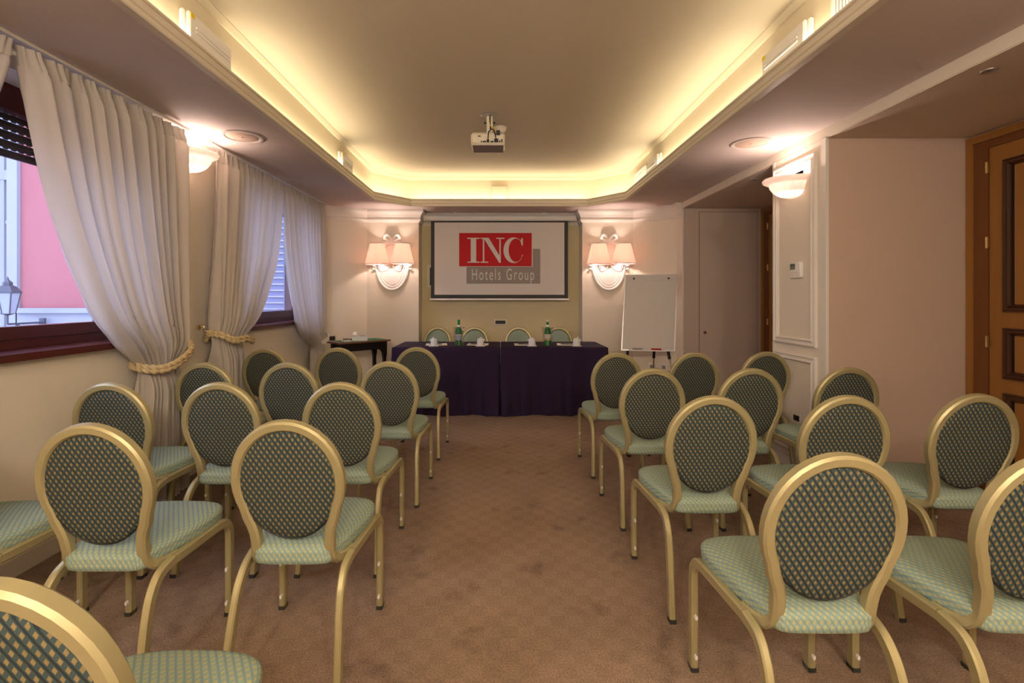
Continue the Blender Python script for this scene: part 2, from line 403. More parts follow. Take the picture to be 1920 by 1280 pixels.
# pier mouldings
def frame_yz(name, x, y0, y1, z0, z1, wd, th, mt, label, parent=None):
    prof = [(0, 0), (wd, 0), (wd, th*.5), (wd*.8, th), (wd*.6, th*.6), (wd*.35, th*.6), (wd*.2, th), (0, th*.8)]
    cor = [(y0, z0, 1, 1), (y1, z0, -1, 1), (y1, z1, -1, -1), (y0, z1, 1, -1)]; vs = []
    for (y, z, sy, sz) in cor:
        for o, t in prof: vs.append((x-t, y+sy*o, z+sz*o))
    k = len(prof); fs = []
    for i in range(4):
        for j in range(k): fs.append((i*k+j, i*k+(j+1) % k, ((i+1) % 4)*k+(j+1) % k, ((i+1) % 4)*k+j))
    m = MB().add(vs, fs)
    return struct(name, m, mt, label, 'moulding') if parent is None else m.build(name, mt, parent)
frame_yz('trim_4', XR, 3.47, 4.0, .97, 2.38, .055, .022, 'white_trim', 'tall white frame moulding around the bowl light and thermostat')
frame_yz('trim_5', XR, 3.47, 4.0, .14, .90, .055, .022, 'white_trim', 'lower white frame moulding on the pier above the floor')
m = MB().box(XR-.004, XR+.018, NA[1]-.008, NA[1]+.055, 0, ZA)
struct('trim_6', m, 'white_trim', 'white corner strip on the near edge of the pier', 'moulding')
m = MB().box(XR-.004, XR+.012, FA[1]-.004, FA[1]+.06, 0, 2.52); m.box(XR-.004, XR+.012, FA[0]-.03, FA[0]+.004, 0, ZA)
struct('trim_7', m, 'white_trim', 'white corner strips on the edges of the far alcove', 'moulding')
struct('baseboard_right', MB().box(XR-.012, XR, NA[1]-.01, FA[0], 0, .09), 'white_trim', 'low cream baseboard under the pier', 'baseboard')
struct('baseboard_left', MB().box(XL, XL+.012, YB, 6.22, 0, .09), 'white_trim', 'low cream baseboard under the windows', 'baseboard')

# ------------------------------------------------------------------ windows
def window(idx, y0, y1, label, handle):
    t = thing('window_%d' % idx, label, 'window', (XL, (y0+y1)/2, ZW0), kind='structure')
    box('sill', 'mahogany', t, -2.50, -2.262, y0-.03, y1+.03, ZW0, ZW0+.036)
    xf0, xf1 = -2.575, -2.50; f = MB()
    f.box(xf0, xf1, y0, y0+.07, ZW0+.02, ZW1); f.box(xf0, xf1, y1-.07, y1, ZW0+.02, ZW1); f.box(xf0, xf1, y0+.07, y1-.07, ZW1-.07, ZW1); f.box(xf0, xf1, y0+.07, y1-.07, ZW0+.03, ZW0+.085)
    f.build('outer_frame', 'mahogany', t)
    ym = (y0+y1)/2
    for k, (a, b) in enumerate(((y0+.072, ym-.002), (ym+.002, y1-.072))):
        s = MB(); xa, xb = -2.56, -2.488; z0, z1 = ZW0+.087, ZW1-.072; wv = .06
        s.box(xa, xb, a, a+wv, z0, z1); s.box(xa, xb, b-wv, b, z0, z1); s.box(xa, xb, a+wv, b-wv, z0, z0+.065); s.box(xa, xb, a+wv, b-wv, z1-.065, z1)
        so = s.build('sash', 'mahogany', t)
        box('pane', 'pane_glass', so, -2.528, -2.522, a+wv-.004, b-wv+.004, z0+.06, z1-.06)
    if handle:
        h = MB().box(-2.488, -2.480, ym+.012, ym+.045, 1.50, 1.60); h.box(-2.480, -2.45, ym+.02, ym+.036, 1.56, 1.58); h.box(-2.455, -2.44, ym+.018, ym+.038, 1.47, 1.585)
        h.build('handle', 'brass', t)
    m = MB(); m.box(-2.62, -2.576, y0+.001, y0+.03, ZW0+.02, ZW1-.001); m.box(-2.62, -2.576, y1-.03, y1-.001, ZW0+.02, ZW1-.001); m.build('shutter_guide', 'shutter_brown', t)
    return t
window(1, *W1, 'near mahogany window looking out on the pink building', False)
window(2, *W2, 'far mahogany window with a brass handle and grey shutter outside', True)

t = thing('roller_shutter', 'dark brown roller shutter half lowered outside the near window', 'shutter', (-2.60, sum(W1)/2, 2.07))
y0, y1 = W1[0]+.032, W1[1]-.032
sl = None
for k in range(7):
    z = 2.07+k*.05
    if sl is None:
        m = MB().prism([(-.006, 0), (.004, .002), (.007, .02), (.004, .040), (-.006, .043)], lambda u, v, tt: (-2.60+u, tt, 2.07+v), y0, y1)
        yy = y0
        while yy < y1-.03:
            m.box(-2.602, -2.598, yy, yy+.026, 2.07+.043, 2.07+.05); yy += .042
        sl = m.build('slat', 'shutter_brown', t)
    else:
        c = sl.copy(); C.objects.link(c); c.parent = t; c.location = (0, 0, k*.05)
# louvred shutter standing open outside window 2
t = thing('louvred_shutter', 'grey blue louvred shutter standing open outside the far window', 'shutter', (-2.82, 5.97, 1.05))
f = MB(); f.box(-3.10, -3.06, 5.95, 5.985, 1.05, 2.42); f.box(-2.66, -2.625, 5.95, 5.985, 1.05, 2.42); f.box(-3.06, -2.66, 5.95, 5.985, 1.05, 1.12); f.box(-3.06, -2.66, 5.95, 5.985, 2.35, 2.42)
f.build('frame', 'shutter_grey', t)
sl = None
for k in range(16):
    if sl is None:
        sl = MB().prism([(5.945, 0), (5.957, 0), (5.985, .062), (5.973, .062)], lambda u, v, tt: (tt, u, 1.122+v), -3.06, -2.66).build('slat', 'shutter_grey', t)
    else:
        c = sl.copy(); C.objects.link(c); c.parent = t; c.location = (0, 0, k*.0767)

# ------------------------------------------------------------------ outside
b = thing('pink_building', 'pink stucco building with a grey ledge seen through the near window', 'building', (-6.2, 8.2, -4))
box('wall', 'pink_stucco', b, -7.95, -4.6, 8.0, 8.6, -4, 9)
box('corner_pilaster', 'pale_stone', b, -8.10, -7.93, 7.94, 8.6, -4, 9)
m = MB(); m.box(-7.95, -4.6, 7.88, 8.0, 1.08, 1.16); m.box(-7.95, -4.6, 7.94, 8.0, .84, 1.08); m.build('ledge', 'pale_stone', b)
b = thing('pale_building', 'weathered white building beyond the street lantern', 'building', (-12, 10.2, -4))
box('wall', 'patchy_stucco', b, -18, -8.2, 10.0, 10.6, -4, 9)
m = MB(); m.box(-18, -8.2, 9.92, 10.0, 3.75, 3.95); m.box(-18, -8.2, 9.95, 10.0, 2.85, 2.92); m.box(-10.26, -10.18, 9.93, 10.0, -4, 9); m.build('string_course', 'pale_stone', b)
b = thing('white_building', 'white building glimpsed between the far curtains', 'building', (-3.9, 9.2, -4))
box('wall', 'patchy_stucco', b, -4.55, -2.7, 9.0, 9.6, -4, 9)
m = MB(); m.box(-4.25, -3.6, 8.95, 9.0, .3, 1.0); m.build('window', 'pale_stone', b)
tag(MB().box(-40, -2.62, -20, 40, -4.1, -4).build('street', 'street', None), 'grey street below the windows', 'street', None, 'structure')
lx, ly = -7.43, 7.3
b = thing('street_lantern', 'wrought iron street lantern on a scrolled wall bracket outside', 'lantern', (lx, ly, .9))
m = MB(); m.sweep([(lx, ly, .93), (lx, 7.87, .93)], (0, 0, 1), rsec(.03, .03, .004))
m.sweep(spline([(lx, 7.45, .92), (lx, 7.55, .82), (lx, 7.7, .88), (lx, 7.76, .78), (lx, 7.86, .74)], 5), (1, 0, 0), csec(.016, 6))
m.box(lx-.04, lx+.04, 7.84, 7.879, .68, 1.0); m.build('bracket', 'iron', b)
m = MB().lathe([(.012, .93-.9), (.012, 1.06-.9), (.06, 1.08-.9), (.09, 1.09-.9)], (lx, ly, .9), 8); m.build('stem', 'iron', b)
m = MB().lathe([(.085, .19), (.145, .50), (.0, .50)], (lx, ly, .9), 6, PI/6, PI/6+2*PI); m.build('glass', 'lantern_glass', b)
m = MB().lathe([(.165, .50), (.165, .52), (.10, .60), (.06, .62), (.06, .66), (.02, .70), (.0, .76)], (lx, ly, .9), 6, PI/6, PI/6+2*PI)
for k in range(6):
    a = PI/6+k*PI/3
    m.sweep([(lx+.087*math.cos(a), ly+.087*math.sin(a), 1.09), (lx+.148*math.cos(a), ly+.148*math.sin(a), 1.40)], (0, 0, 1), csec(.009, 4))
m.build('cage', 'iron', b)

# ------------------------------------------------------------------ wooden doors in the alcoves
def wood_door(idx, ya, yb, label):
    """frame on the wall x = XA between ya (near) and yb (far), hinges on the far side"""
    t = thing('door_%d' % idx, label, 'door', (XA, (ya+yb)/2, 0), kind='structure')
    x = XA; zt = ZA-.02
    f = MB(); f.box(x-.03, x, yb-.045, yb, 0, zt); f.box(x-.03, x, ya, ya+.045, 0, zt); f.box(x-.03, x, ya+.045, yb-.045, zt-.05, zt); f.build('casing', 'door_wood', t)
    f = MB(); f.box(x-.018, x, yb-.145, yb-.045, 0, zt-.05); f.box(x-.018, x, ya+.045, ya+.145, 0, zt-.05); f.box(x-.018, x, ya+.145, yb-.145, zt-.10, zt-.05); f.build('jamb', 'door_jamb_wood', t)
    l = box('leaf', 'door_wood', t, x-.012, x-.0005, ya+.147, yb-.147, .005, zt-.102)
    p0, p1 = ya+.25, yb-.25
    for (z0, z1) in ((1.24, 2.22), (.81, 1.135), (.16, .715)):
        q = box('panel_groove', 'door_groove', l, x-.0145, x-.0125, p0+.002, p1-.002, z0+.002, z1-.002)  # black sheet: shade beside the deep moulding, put into the colour
        frame_yz('panel_moulding', x-.012, p0, p1, z0, z1, .042, .028, 'door_mould', '', l)
        MB().bbox(x-.024, x-.0145, p0+.062, p1-.062, z0+.045, z1-.045, .006).build('panel', 'door_wood', l)
    for z in (.25, 1.0, 1.66, 2.16):
        m = MB().lathe([(0, 0), (.009, 0), (.009, .075), (0, .075)], (x-.026, yb-.143, z), 8); m.build('hinge', 'brass', t, True)
    h = MB().box(x-.022, x-.012, ya+.17, ya+.205, .98, 1.18); h.sweep([(x-.022, ya+.187, 1.06), (x-.06, ya+.187, 1.06), (x-.062, ya+.30, 1.06)], (0, 0, 1), csec(.009, 8)); h.build('lever_handle', 'brass', l, True)
    return t
wood_door(1, 1.85, NA[1]-.012, 'honey brown panelled wooden door at the right edge')
wood_door(2, 4.55, FA[1]-.012, 'wooden door edge with brass hinges in the far alcove')
# flush jib door on the alcove end wall
t = thing('door_3', 'flush beige cupboard door with a small dark knob beside the flip chart', 'door', (2.8, FA[1], 0), kind='structure')
box('surround', 'jib_door', t, XR+.016, XA, FA[1]-.012, FA[1], 0, ZA-.008)
box('leaf', 'jib_door', t, 2.485, 3.20, FA[1]-.018, FA[1]-.012, .01, 2.395)
g = MB(); g.box(2.479, 2.485, FA[1]-.0135, FA[1]-.012, 0, 2.40); g.box(3.20, 3.206, FA[1]-.0135, FA[1]-.012, 0, 2.40); g.box(2.479, 3.206, FA[1]-.0135, FA[1]-.012, 2.395, 2.401); g.build('gap', 'door_jamb_wood', t)
m = MB().lathe([(0, .03), (.012, .03), (.02, .022), (.018, .01), (.01, 0)], (0, 0, 0), 12)
m.v = [(2.545+x, FA[1]-.018-z, .90+y) for x, y, z in m.v]; m.build('knob', 'edge_wood', t, True)

# ------------------------------------------------------------------ curtains
def curtain(name, label, y_in, y_out, edge, outer, folds, seed, tie_z, tie_lbl, hook, low, sub):
    """edge: table z -> y of the free (inner) edge; outer: table z -> y of the edge by the wall; low: slack"""
    t = thing(name, label, 'curtain', (-2.2, (y_in+y_out)/2, .02), group='window curtains')
    rnd = random.Random(seed); NU, NV = 200, 84; m = MB()
    ph = [rnd.uniform(0, 6.28) for _ in range(6)]; wob = [rnd.uniform(.6, 1.4) for _ in range(40)]
    for j in range(NV+1):
        z = 2.485-(2.485-.03)*j/NV
        a, b = smoothtab(edge, z), smoothtab(outer, z)
        span = abs(b-a); full = abs(y_out-y_in); comp = 1-min(1, span/full)
        hd = max(0.0, min(1.0, (z-2.37)/.09))
        amp = .046+.028*comp; amp *= (1-.6*hd)
        for i in range(NU+1):
            u = i/NU
            uu = u+.018*math.sin(2*PI*2.3*u+ph[0])+.010*math.sin(2*PI*5.1*u+ph[1])
            k = uu*folds; w1 = wob[int(k) % 40]*(1-(k % 1))+wob[(int(k)+1) % 40]*(k % 1)
            s = 2*abs(math.sin(PI*k+ph[2]+.25*math.sin(z*2.1+ph[3]+u*4)))**.75-1.1
            s2 = math.sin(2*PI*k*2.0+ph[4]+.8*math.sin(z*1.3+u*7))
            off = amp*(w1*s+.16*s2*(1-hd))+hd*.007*math.sin(2*PI*k*4+ph[5])
            waist = math.exp(-((z-tie_z)/.10)**2)
            off *= (1-.6*waist)
            y = a+(b-a)*u + .25*amp*math.cos(2*PI*k+ph[2])*(b-a)/max(span, .01)*.6
            bulge = .045*comp*math.sin(PI*u)
            m.v.append((-2.195+off+bulge-.02*comp, y, z))
    for j in range(NV):
        for i in range(NU): p = j*(NU+1)+i; m.f.append((p, p+1, p+NU+2, p+NU+1))
    m.build('drape', 'curtain', t, True, angle=180)
    # header tape with pinch pleats, following the folds of the drape
    h = MB(); rows_ = [j for j in range(NV+1) if 2.485-(2.485-.03)*j/NV > 2.38]
    for j in rows_:
        for i in range(NU+1):
            x, y, z = m.v[j*(NU+1)+i]; h.v.append((x+.006, y, z))
    for j in range(len(rows_)-1):
        for i in range(NU): p = j*(NU+1)+i; h.f.append((p, p+1, p+NU+2, p+NU+1))
    h.build('header_tape', 'curtain', t, True, angle=180)
    if hook:
        r = thing('curtain_tieback', tie_lbl, 'tieback', hook, group='curtain tiebacks')
        a, b = smoothtab(edge, tie_z), smoothtab(outer, tie_z)
        sgn = 1 if b > a else -1
        ry, rz_ = low
        pts = [(-2.205, ry, rz_), (-2.13, ry-sgn*.02, rz_-.02), (-2.08, ry-sgn*.09, rz_-.065), (-2.06, (a+b)/2, tie_z+.02), (-2.075, a+sgn*.05, tie_z-.008), (-2.13, a-sgn*.012, tie_z-.005),
               (-2.215, a-sgn*.004, tie_z+.01), (-2.285, a+sgn*.05, tie_z+.02), (-2.298, (a+b)/2+sgn*.03, tie_z+.06), (-2.285, ry-sgn*.06, rz_-.05), (-2.225, ry, rz_)]
        P = spline(pts, 14)
        for off in (-.011, .011):
            q = MB(); sec = [(.0155*(1+.22*math.cos(3*2*PI*i/12))*math.cos(2*PI*i/12), .0155*(1+.22*math.cos(3*2*PI*i/12))*math.sin(2*PI*i/12)) for i in range(12)]
            q.sweep([p+Vector((0, 0, off)) for p in P], (.3, .1, 1), sec, twist=.34); q.build('cord', 'rope', r, True)
        k = MB(); hx, hy, hz = hook
        k.sweep([(hx-.002, hy, hz), (hx+.02, hy, hz)], (0, 0, 1), csec(.012, 10))
        k.sweep([(hx+.03+.022*math.sin(a_), hy-sgn*.0, hz+.0-.022*math.cos(a_)) for a_ in [2*PI*i/16*.8+.5 for i in range(17)]], (0, 1, 0), csec(.004, 6)); k.build('hook', 'brass', r, True)
        k = MB().sweep([(-2.27, hook[1], hook[2]-.02), (-2.215, ry, rz_)], (0, 1, 0), csec(.003, 5)); k.build('loop', 'rope', r, True)
    return t
def zt(tab): return sorted((z, y) for z, y in tab)
curtain('curtain', 'cream curtain nearest the sconce, swept aside in the near window', 2.2, 3.33,
        zt([(2.5, 2.2), (2.1, 2.30), (1.75, 2.40), (1.41, 2.545), (1.207, 2.66), (1.035, 2.82), (.90, 2.96), (.82, 2.97), (.5, 2.93), (.02, 2.90)]),
        zt([(2.5, 3.33), (1.2, 3.33), (1.0, 3.32), (.9, 3.27), (.8, 3.28), (.4, 3.31), (.02, 3.32)]), 11, 3, .90,
        'rope tieback around the large near curtain', (XL, 3.48, 1.10), (3.345, 1.035), 0)
curtain('curtain', 'edge of a cream curtain cut off by the left picture border', 2.17, 1.05,
        zt([(2.5, 2.17), (2.31, 2.12), (1.75, 1.93), (1.41, 1.78), (1.2, 1.66), (1.035, 1.52), (.90, 1.40), (.82, 1.39), (.02, 1.44)]),
        zt([(2.5, 1.05), (1.0, 1.06), (.9, 1.1), (.8, 1.1), (.02, 1.06)]), 11, 5, .90, '', None, True, 0)
curtain('curtain', 'cream curtain tied back on the near side of the far window', 4.85, 3.75,
        zt([(2.5, 4.85), (2.3, 4.81), (1.95, 4.74), (1.67, 4.65), (1.46, 4.525), (1.22, 4.357), (1.07, 4.20), (.98, 4.11), (.9, 4.08), (.5, 4.06), (.02, 4.05)]),
        zt([(2.5, 3.76), (2.0, 3.75), (1.1, 3.73), (.98, 3.75), (.85, 3.75), (.02, 3.72)]), 10, 9, .98,
        'rope tieback around the middle curtain', (XL, 3.71, 1.10), (3.70, 1.06), 0)
cur4 = curtain('curtain', 'cream curtain hanging nearest the telephone desk in the far window', 4.89, 6.03,
        zt([(2.5, 4.89), (2.2, 4.91), (1.88, 4.95), (1.59, 5.04), (1.33, 5.13), (1.14, 5.22), (.94, 5.34), (.83, 5.50), (.77, 5.66), (.70, 5.72), (.4, 5.68), (.02, 5.66)]),
        zt([(2.5, 6.03), (1.0, 6.03), (.82, 5.98), (.75, 5.95), (.6, 5.97), (.02, 5.98)]), 10, 12, .80, '', None, True, 0)
m = MB().sweep(spline([(-2.10, 5.70, .80), (-2.07, 5.82, .83), (-2.12, 5.95, .88), (-2.24, 5.99, .92), (-2.318, 6.0, .95)], 6), (0, 0, 1), [(-.02, -.004), (.02, -.004), (.02, .004), (-.02, .004)])
tag(m.build('curtain_strap', 'paper', None, True), 'white fabric strap holding the curtain beside the desk', 'strap')
for (a, b, nm) in ((.6, 3.42, 'near'), (3.62, 6.12, 'far')):
    tag(MB().box(-2.215, -2.19, a, b, 2.505, 2.5195).build('curtain_track', 'ivory_plastic', None), 'slim curtain track on the soffit at the %s window' % nm, 'track', 'curtain tracks')
m = MB().sweep(spline([(-2.225, 6.09, 2.5), (-2.23, 6.10, 1.7), (-2.23, 6.11, 1.35), (-2.25, 6.07, .98)], 8), (0, 1, 0), csec(.004, 6))
m.build('pull_cord', 'edge_wood', cur4, True)

# ------------------------------------------------------------------ bowl wall lights
def bowl_sconce(loc, side, label):
    t = thing('bowl_sconce', label, 'wall lamp', loc, group='fluted bowl wall lights')
    x, y, z = loc; a0, a1 = (-PI/2, PI/2) if side < 0 else (PI/2, 3*PI/2)
    sx_ = 1.33
    def sq(m): m.v = [(x+(p[0]-x)*sx_, p[1], p[2]) for p in m.v]; return m
    prof = [(.0, 0), (.045, .003), (.085, .016), (.115, .042), (.134, .078), (.142, .105)]
    m = MB().lathe(prof, (x, y, z), 96, a0, a1, lambda a, j: 1+(.035 if 0 < j < 5 else 0)*math.cos(26*a)); sq(m).build('bowl', 'sconce_glass', t, True, angle=60)
    m = MB().lathe([(.142, .105), (.160, .108), (.176, .118), (.180, .132), (.172, .146), (.158, .148), (.150, .135), (.138, .105), (.10, .05)], (x, y, z), 40, a0, a1); sq(m).build('rim', 'sconce_glass', t, True)
    box('back_plate', 'plaster', t, x, x-side*-.012 if side > 0 else x+.012, y-.10, y+.10, z+.02, z+.19)
    s = -1 if side > 0 else 1
    m = MB().lathe([(0, 0), (.022, .01), (.026, .04), (.02, .06), (0, .065)], (x+s*.07, y, z+.05), 12); m.build('bulb', 'bulb', t, True)
    p = point_light('sconce_light', (s*.09, 0, .125), 6.5, LAMP, .03, t)
    return t
bowl_sconce((XR, 3.73, 2.10), 1, 'glowing fluted bowl light on the panelled pier above the thermostat')
bowl_sconce((XL, 3.555, 2.255), -1, 'glowing fluted bowl light between the two curtained windows')
bowl_sconce((XR, -1.6, 2.10), 1, 'fluted bowl light on the alcove side wall behind the camera')  # unseen bowl lights added from here on to brighten the room
bowl_sconce((XL, -1.6, 2.255), -1, 'fluted bowl light on the window side wall behind the camera')
bowl_sconce((XR, .9, 2.10), 1, 'fluted bowl light on the near part of the alcove wall')
bowl_sconce((XL, .8, 2.255), -1, 'fluted bowl light on the near part of the window wall')

# unseen fill globes added behind the camera to brighten the room
for x, lb_ in ((-.95, 'window side'), (0.0, 'middle'), (.95, 'alcove side')):
    t = thing('globe_pendant', 'frosted globe pendant behind the camera, %s of three' % lb_, 'pendant lamp', (x, -1.3, 2.28), group='globe pendants')
    MB().lathe([(.0, -.13)]+[(.13*math.cos(a), .13*math.sin(a)) for a in [(-60+30*i)*PI/180 for i in range(5)]]+[(0, .13)], (x, -1.3, 2.42), 10).build('globe', 'globe_glass', t, True)
    MB().lathe([(0, .0), (.03, 0), (.03, .04), (.006, .05), (.006, .37), (0, .37)], (x, -1.3, 2.545), 12).build('stem', 'brass', t, True)
    MB().lathe([(0, -.03), (.05, -.025), (.06, 0)], (x, -1.3, ZC), 20).build('canopy', 'brass', t, True)

# ------------------------------------------------------------------ shaded lamps on the pilasters
def oval(a, b, n, cz=0, y=0, f=None): return [(a*math.sin(2*PI*i/n), y, cz+b*math.cos(2*PI*i/n)) for i in range(n)]
def shade_lamp(cx, label, mirror):
    zc = 1.79; t = thing('plaque_lamp', label, 'wall lamp', (cx, YP, zc), group='pink shaded plaque lamps')
    y = YP
    def disc(name, a, b, cz, y0, y1, mt):
        pts = [(a*math.sin(2*PI*i/48), b*math.cos(2*PI*i/48)) for i in range(48)]
        return MB().prism(pts, lambda u, v, tt: (cx+u, tt, cz+v), y0, y1).build(name, mt, t, True)
    disc('plaque', .225, .335, zc-.03, y-.018, y, 'plaster')
    for (a, b, r) in ((.212, .322, .018), (.178, .285, .008), (.150, .250, .005)):
        m = MB().sweep([(cx+p[0], p[1], p[2]) for p in oval(a, b, 56, zc-.03, y-.018)], (0, 1, 0), csec(r, 8), True); m.build('moulded_ring', 'plaster', t, True)
    # bow on top
    bow = MB()
    for s in (-1, 1):
        bow.sweep(spline([(cx, y-.02, zc+.305), (cx+s*.03, y-.035, zc+.355), (cx+s*.075, y-.04, zc+.385), (cx+s*.10, y-.035, zc+.345), (cx+s*.06, y-.03, zc+.32), (cx, y-.025, zc+.30)], 5), (0, 1, 0), rsec(.026, .036, .006))
        bow.sweep(spline([(cx, y-.02, zc+.30), (cx+s*.07, y-.03, zc+.28), (cx+s*.12, y-.028, zc+.265), (cx+s*.15, y-.028, zc+.235), (cx+s*.20, y-.025, zc+.235), (cx+s*.255, y-.02, zc+.245)], 5), (0, 1, 0), rsec(.022, .046, .006))
        bow.sweep(spline([(cx+s*.255, y-.02, zc+.27), (cx+s*.24, y-.02, zc+.245), (cx+s*.26, y-.02, zc+.215)], 4), (0, 1, 0), rsec(.014, .022, .004))
    bow.sweep([(cx, y-.03, zc+.275), (cx, y-.03, zc+.325)], (0, 1, 0), rsec(.03, .035, .006)); bow.build('bow', 'plaster', t, True)
    # leafy garland down the side
    for s in (-1, 1):
        g = MB()
        for k in range(7):
            a = .95+.13*k; px, pz = cx+s*.245*math.sin(a), zc-.03+.35*math.cos(a)
            g.sweep(spline([(px-s*.015, y-.012, pz+.012), (px+s*.012, y-.03, pz+.016), (px+s*.032, y-.02, pz-.008+.01)], 3), (0, 1, 0), rsec(.014, .02, .004), scale=[1, 1.25, 1.3, 1.2, 1.0, .7, .4][:7])
        g.build('garland', 'plaster', t, True)
    m = MB().lathe([(0, .05), (.022, .05), (.026, .03), (.018, .01), (.026, 0)], (0, 0, 0), 12); m.v = [(cx+a_, y-.018-c_, zc-.02+b_) for a_, b_, c_ in m.v]; m.build('boss', 'brass', t, True)
    for s in (-1, 1):
        sx, sy = cx+s*.165, y-.165; zb, zt_ = zc-.02+(.01 if s > 0 else 0), zc+.255
        arm = spline([(cx, y-.06, zc-.02), (cx+s*.06, y-.09, zc-.09), (cx+s*.13, y-.13, zc-.11), (sx, sy, zc-.06), (sx, sy, zc+.02)], 6)
        a = MB().sweep(arm, (0, 1, 0), csec(.008, 8)); a.lathe([(0, 0), (.03, .004), (.034, .016), (.012, .02)], (sx, sy, zc-.05), 14); ao = a.build('arm', 'crystal', t, True)
        MB().lathe([(.010, 0), (.010, .09), (0, .09)], (sx, sy, zc-.03), 10).build('candle_tube', 'plaster', ao, True)
        for k in range(4):
            dx, dy = .032*math.cos(k*PI/2+.6), .032*math.sin(k*PI/2+.6)
            MB().lathe([(0, 0), (.007, .012), (.004, .03), (0, .034)], (sx+dx, sy+dy, zc-.085), 6).build('crystal_drop', 'crystal', ao, True)
        sh = MB().lathe([(.158, zb-zc), (.092, zt_-zc), (.090, zt_-zc), (.156, zb-zc)], (sx, sy, zc), 40); so = sh.build('shade', 'shade_fabric', t, True)
        for r, z in ((.158, zb), (.092, zt_)):
            MB().sweep([(sx+r*math.cos(2*PI*i/40), sy+r*math.sin(2*PI*i/40), z) for i in range(40)], (0, 0, 1), csec(.0035, 6), True).build('shade_binding', 'grey_plastic', so, True)
        MB().lathe([(0, 0), (.016, .008), (.020, .03), (.012, .06), (0, .075)], (sx, sy, zc+.06), 12).build('bulb', 'bulb', t, True)
        point_light('lamp_light', (sx-cx, sy-YP, .105), 11, LAMP, .025, t)
    return t
shade_lamp(-1.455, 'oval white plaque lamp with two pink shades left of the screen', False)
shade_lamp(1.475, 'oval white plaque lamp with two pink shades behind the flip chart', True)

# ------------------------------------------------------------------ projection screen with logo
t = thing('projection_screen', 'pull down projection screen showing a red and grey logo', 'screen', (0, 6.74, 1.3))
ys = 6.72
m = MB()
m.sweep([(-1.045, ys+.02, 2.44), (1.045, ys+.02, 2.44)], (0, 0, 1), csec(.046, 16)); m.build('roller_case', 'white_plastic', t, True)
for s in (-1, 1): MB().sweep([(s*1.045, ys+.02, 2.44), (s*1.06, ys+.02, 2.44)], (0, 0, 1), csec(.05, 16)).build('end_cap', 'white_plastic', t, True)
for s in (-.62, .62): MB().box(s-.03, s+.03, ys+.0, ys+.06, 2.483, 2.52).build('bracket', 'white_plastic', t)
cl = box('border', 'black', t, -.956, .948, ys, ys+.004, 1.318, 2.40)
wh = box('fabric', 'screen_white', t, -.906, .898, ys-.001, ys, 1.372, 2.375)
MB().box(-.972, .965, ys-.010, ys+.014, 1.297, 1.320).build('bottom_bar', 'white_plastic', t)
def sc(cx, cy): return ((640+cx/3-937)/135, 1.33+(558-380-cy/3)/135)
def art(name, mt, polys, y, par):
    m = MB()
    for k, p in enumerate(polys): m.prism([sc(*q) for q in p], lambda u, v, tt: (u, tt, v), y-.0012-.00015*(k % 7), y)
    return m.build(name, mt, par)
rect = lambda a, b, c, d: [(a, b), (c, b), (c, d), (a, d)]
art('logo_block', 'logo_grey', [rect(704, 259, 1119, 455)], ys-.0012, wh)
art('logo_block', 'screen_white', [rect(660, 167, 1077, 360)], ys-.0026, wh)
art('logo_block', 'logo_red', [rect(663, 170, 1071, 357)], ys-.0040, wh)
yl = ys-.0054
art('letter', 'screen_white', [rect(709, 197, 777, 203), rect(728, 203, 759, 331), rect(709, 331, 777, 337)], yl, wh)
art('letter', 'screen_white', [rect(783, 197, 822, 203), rect(796, 203, 804, 331), rect(783, 331, 826, 337), [(796, 197), (829, 197), (897, 310), (897, 337), (888, 337), (804, 205)],
                               rect(872, 197, 917, 203), rect(889, 203, 897, 330)], yl, wh)
def crescent():
    out = []; n = 30; A0, A1 = math.radians(48), math.radians(318)
    O = [(970+58*math.cos(A0+(A1-A0)*i/n), 267-72*math.sin(A0+(A1-A0)*i/n)) for i in range(n+1)]
    I = [(982+41*math.cos(A0+(A1-A0)*i/n), 267-66*math.sin(A0+(A1-A0)*i/n)) for i in range(n+1)]
    for i in range(n): out.append([O[i], O[i+1], I[i+1], I[i]])
    out.append([(1013, 199), (1021, 199), (1021, 241), (1015, 241), (1009, 222), (1008, 214)])
    out.append([(1012, 311), (1009, 316), (1017, 292), (1021, 293)])
    return out
art('letter', 'screen_white', crescent(), yl, wh)
fc = bpy.data.curves.new('lettering', 'FONT'); fc.body = 'Hotels Group'; fc.size = 1.0; fc.extrude = 0.0; fc.space_character = 1.28
fo = bpy.data.objects.new('lettering', fc); C.objects.link(fo)
dg = bpy.context.evaluated_depsgraph_get(); me = bpy.data.meshes.new_from_object(fo.evaluated_get(dg)); bpy.data.objects.remove(fo)
xs = [v.co.x for v in me.vertices]; zs = [v.co.y for v in me.vertices]
(xa, za), (xb, zb) = sc(735, 455), sc(1084, 370)
for v in me.vertices:
    X = xa+(v.co.x-min(xs))/(max(xs)-min(xs))*(xb-xa); Z = za+(v.co.y-min(zs))/(max(zs)-min(zs))*(zb-za)
    v.co = (X, ys-.0042-6.74, Z-1.3)
me.materials.clear(); me.materials.append(MATS['screen_white'])
o = bpy.data.objects.new('lettering', me); C.objects.link(o); o.parent = wh; ROOT[o] = ROOT[t]

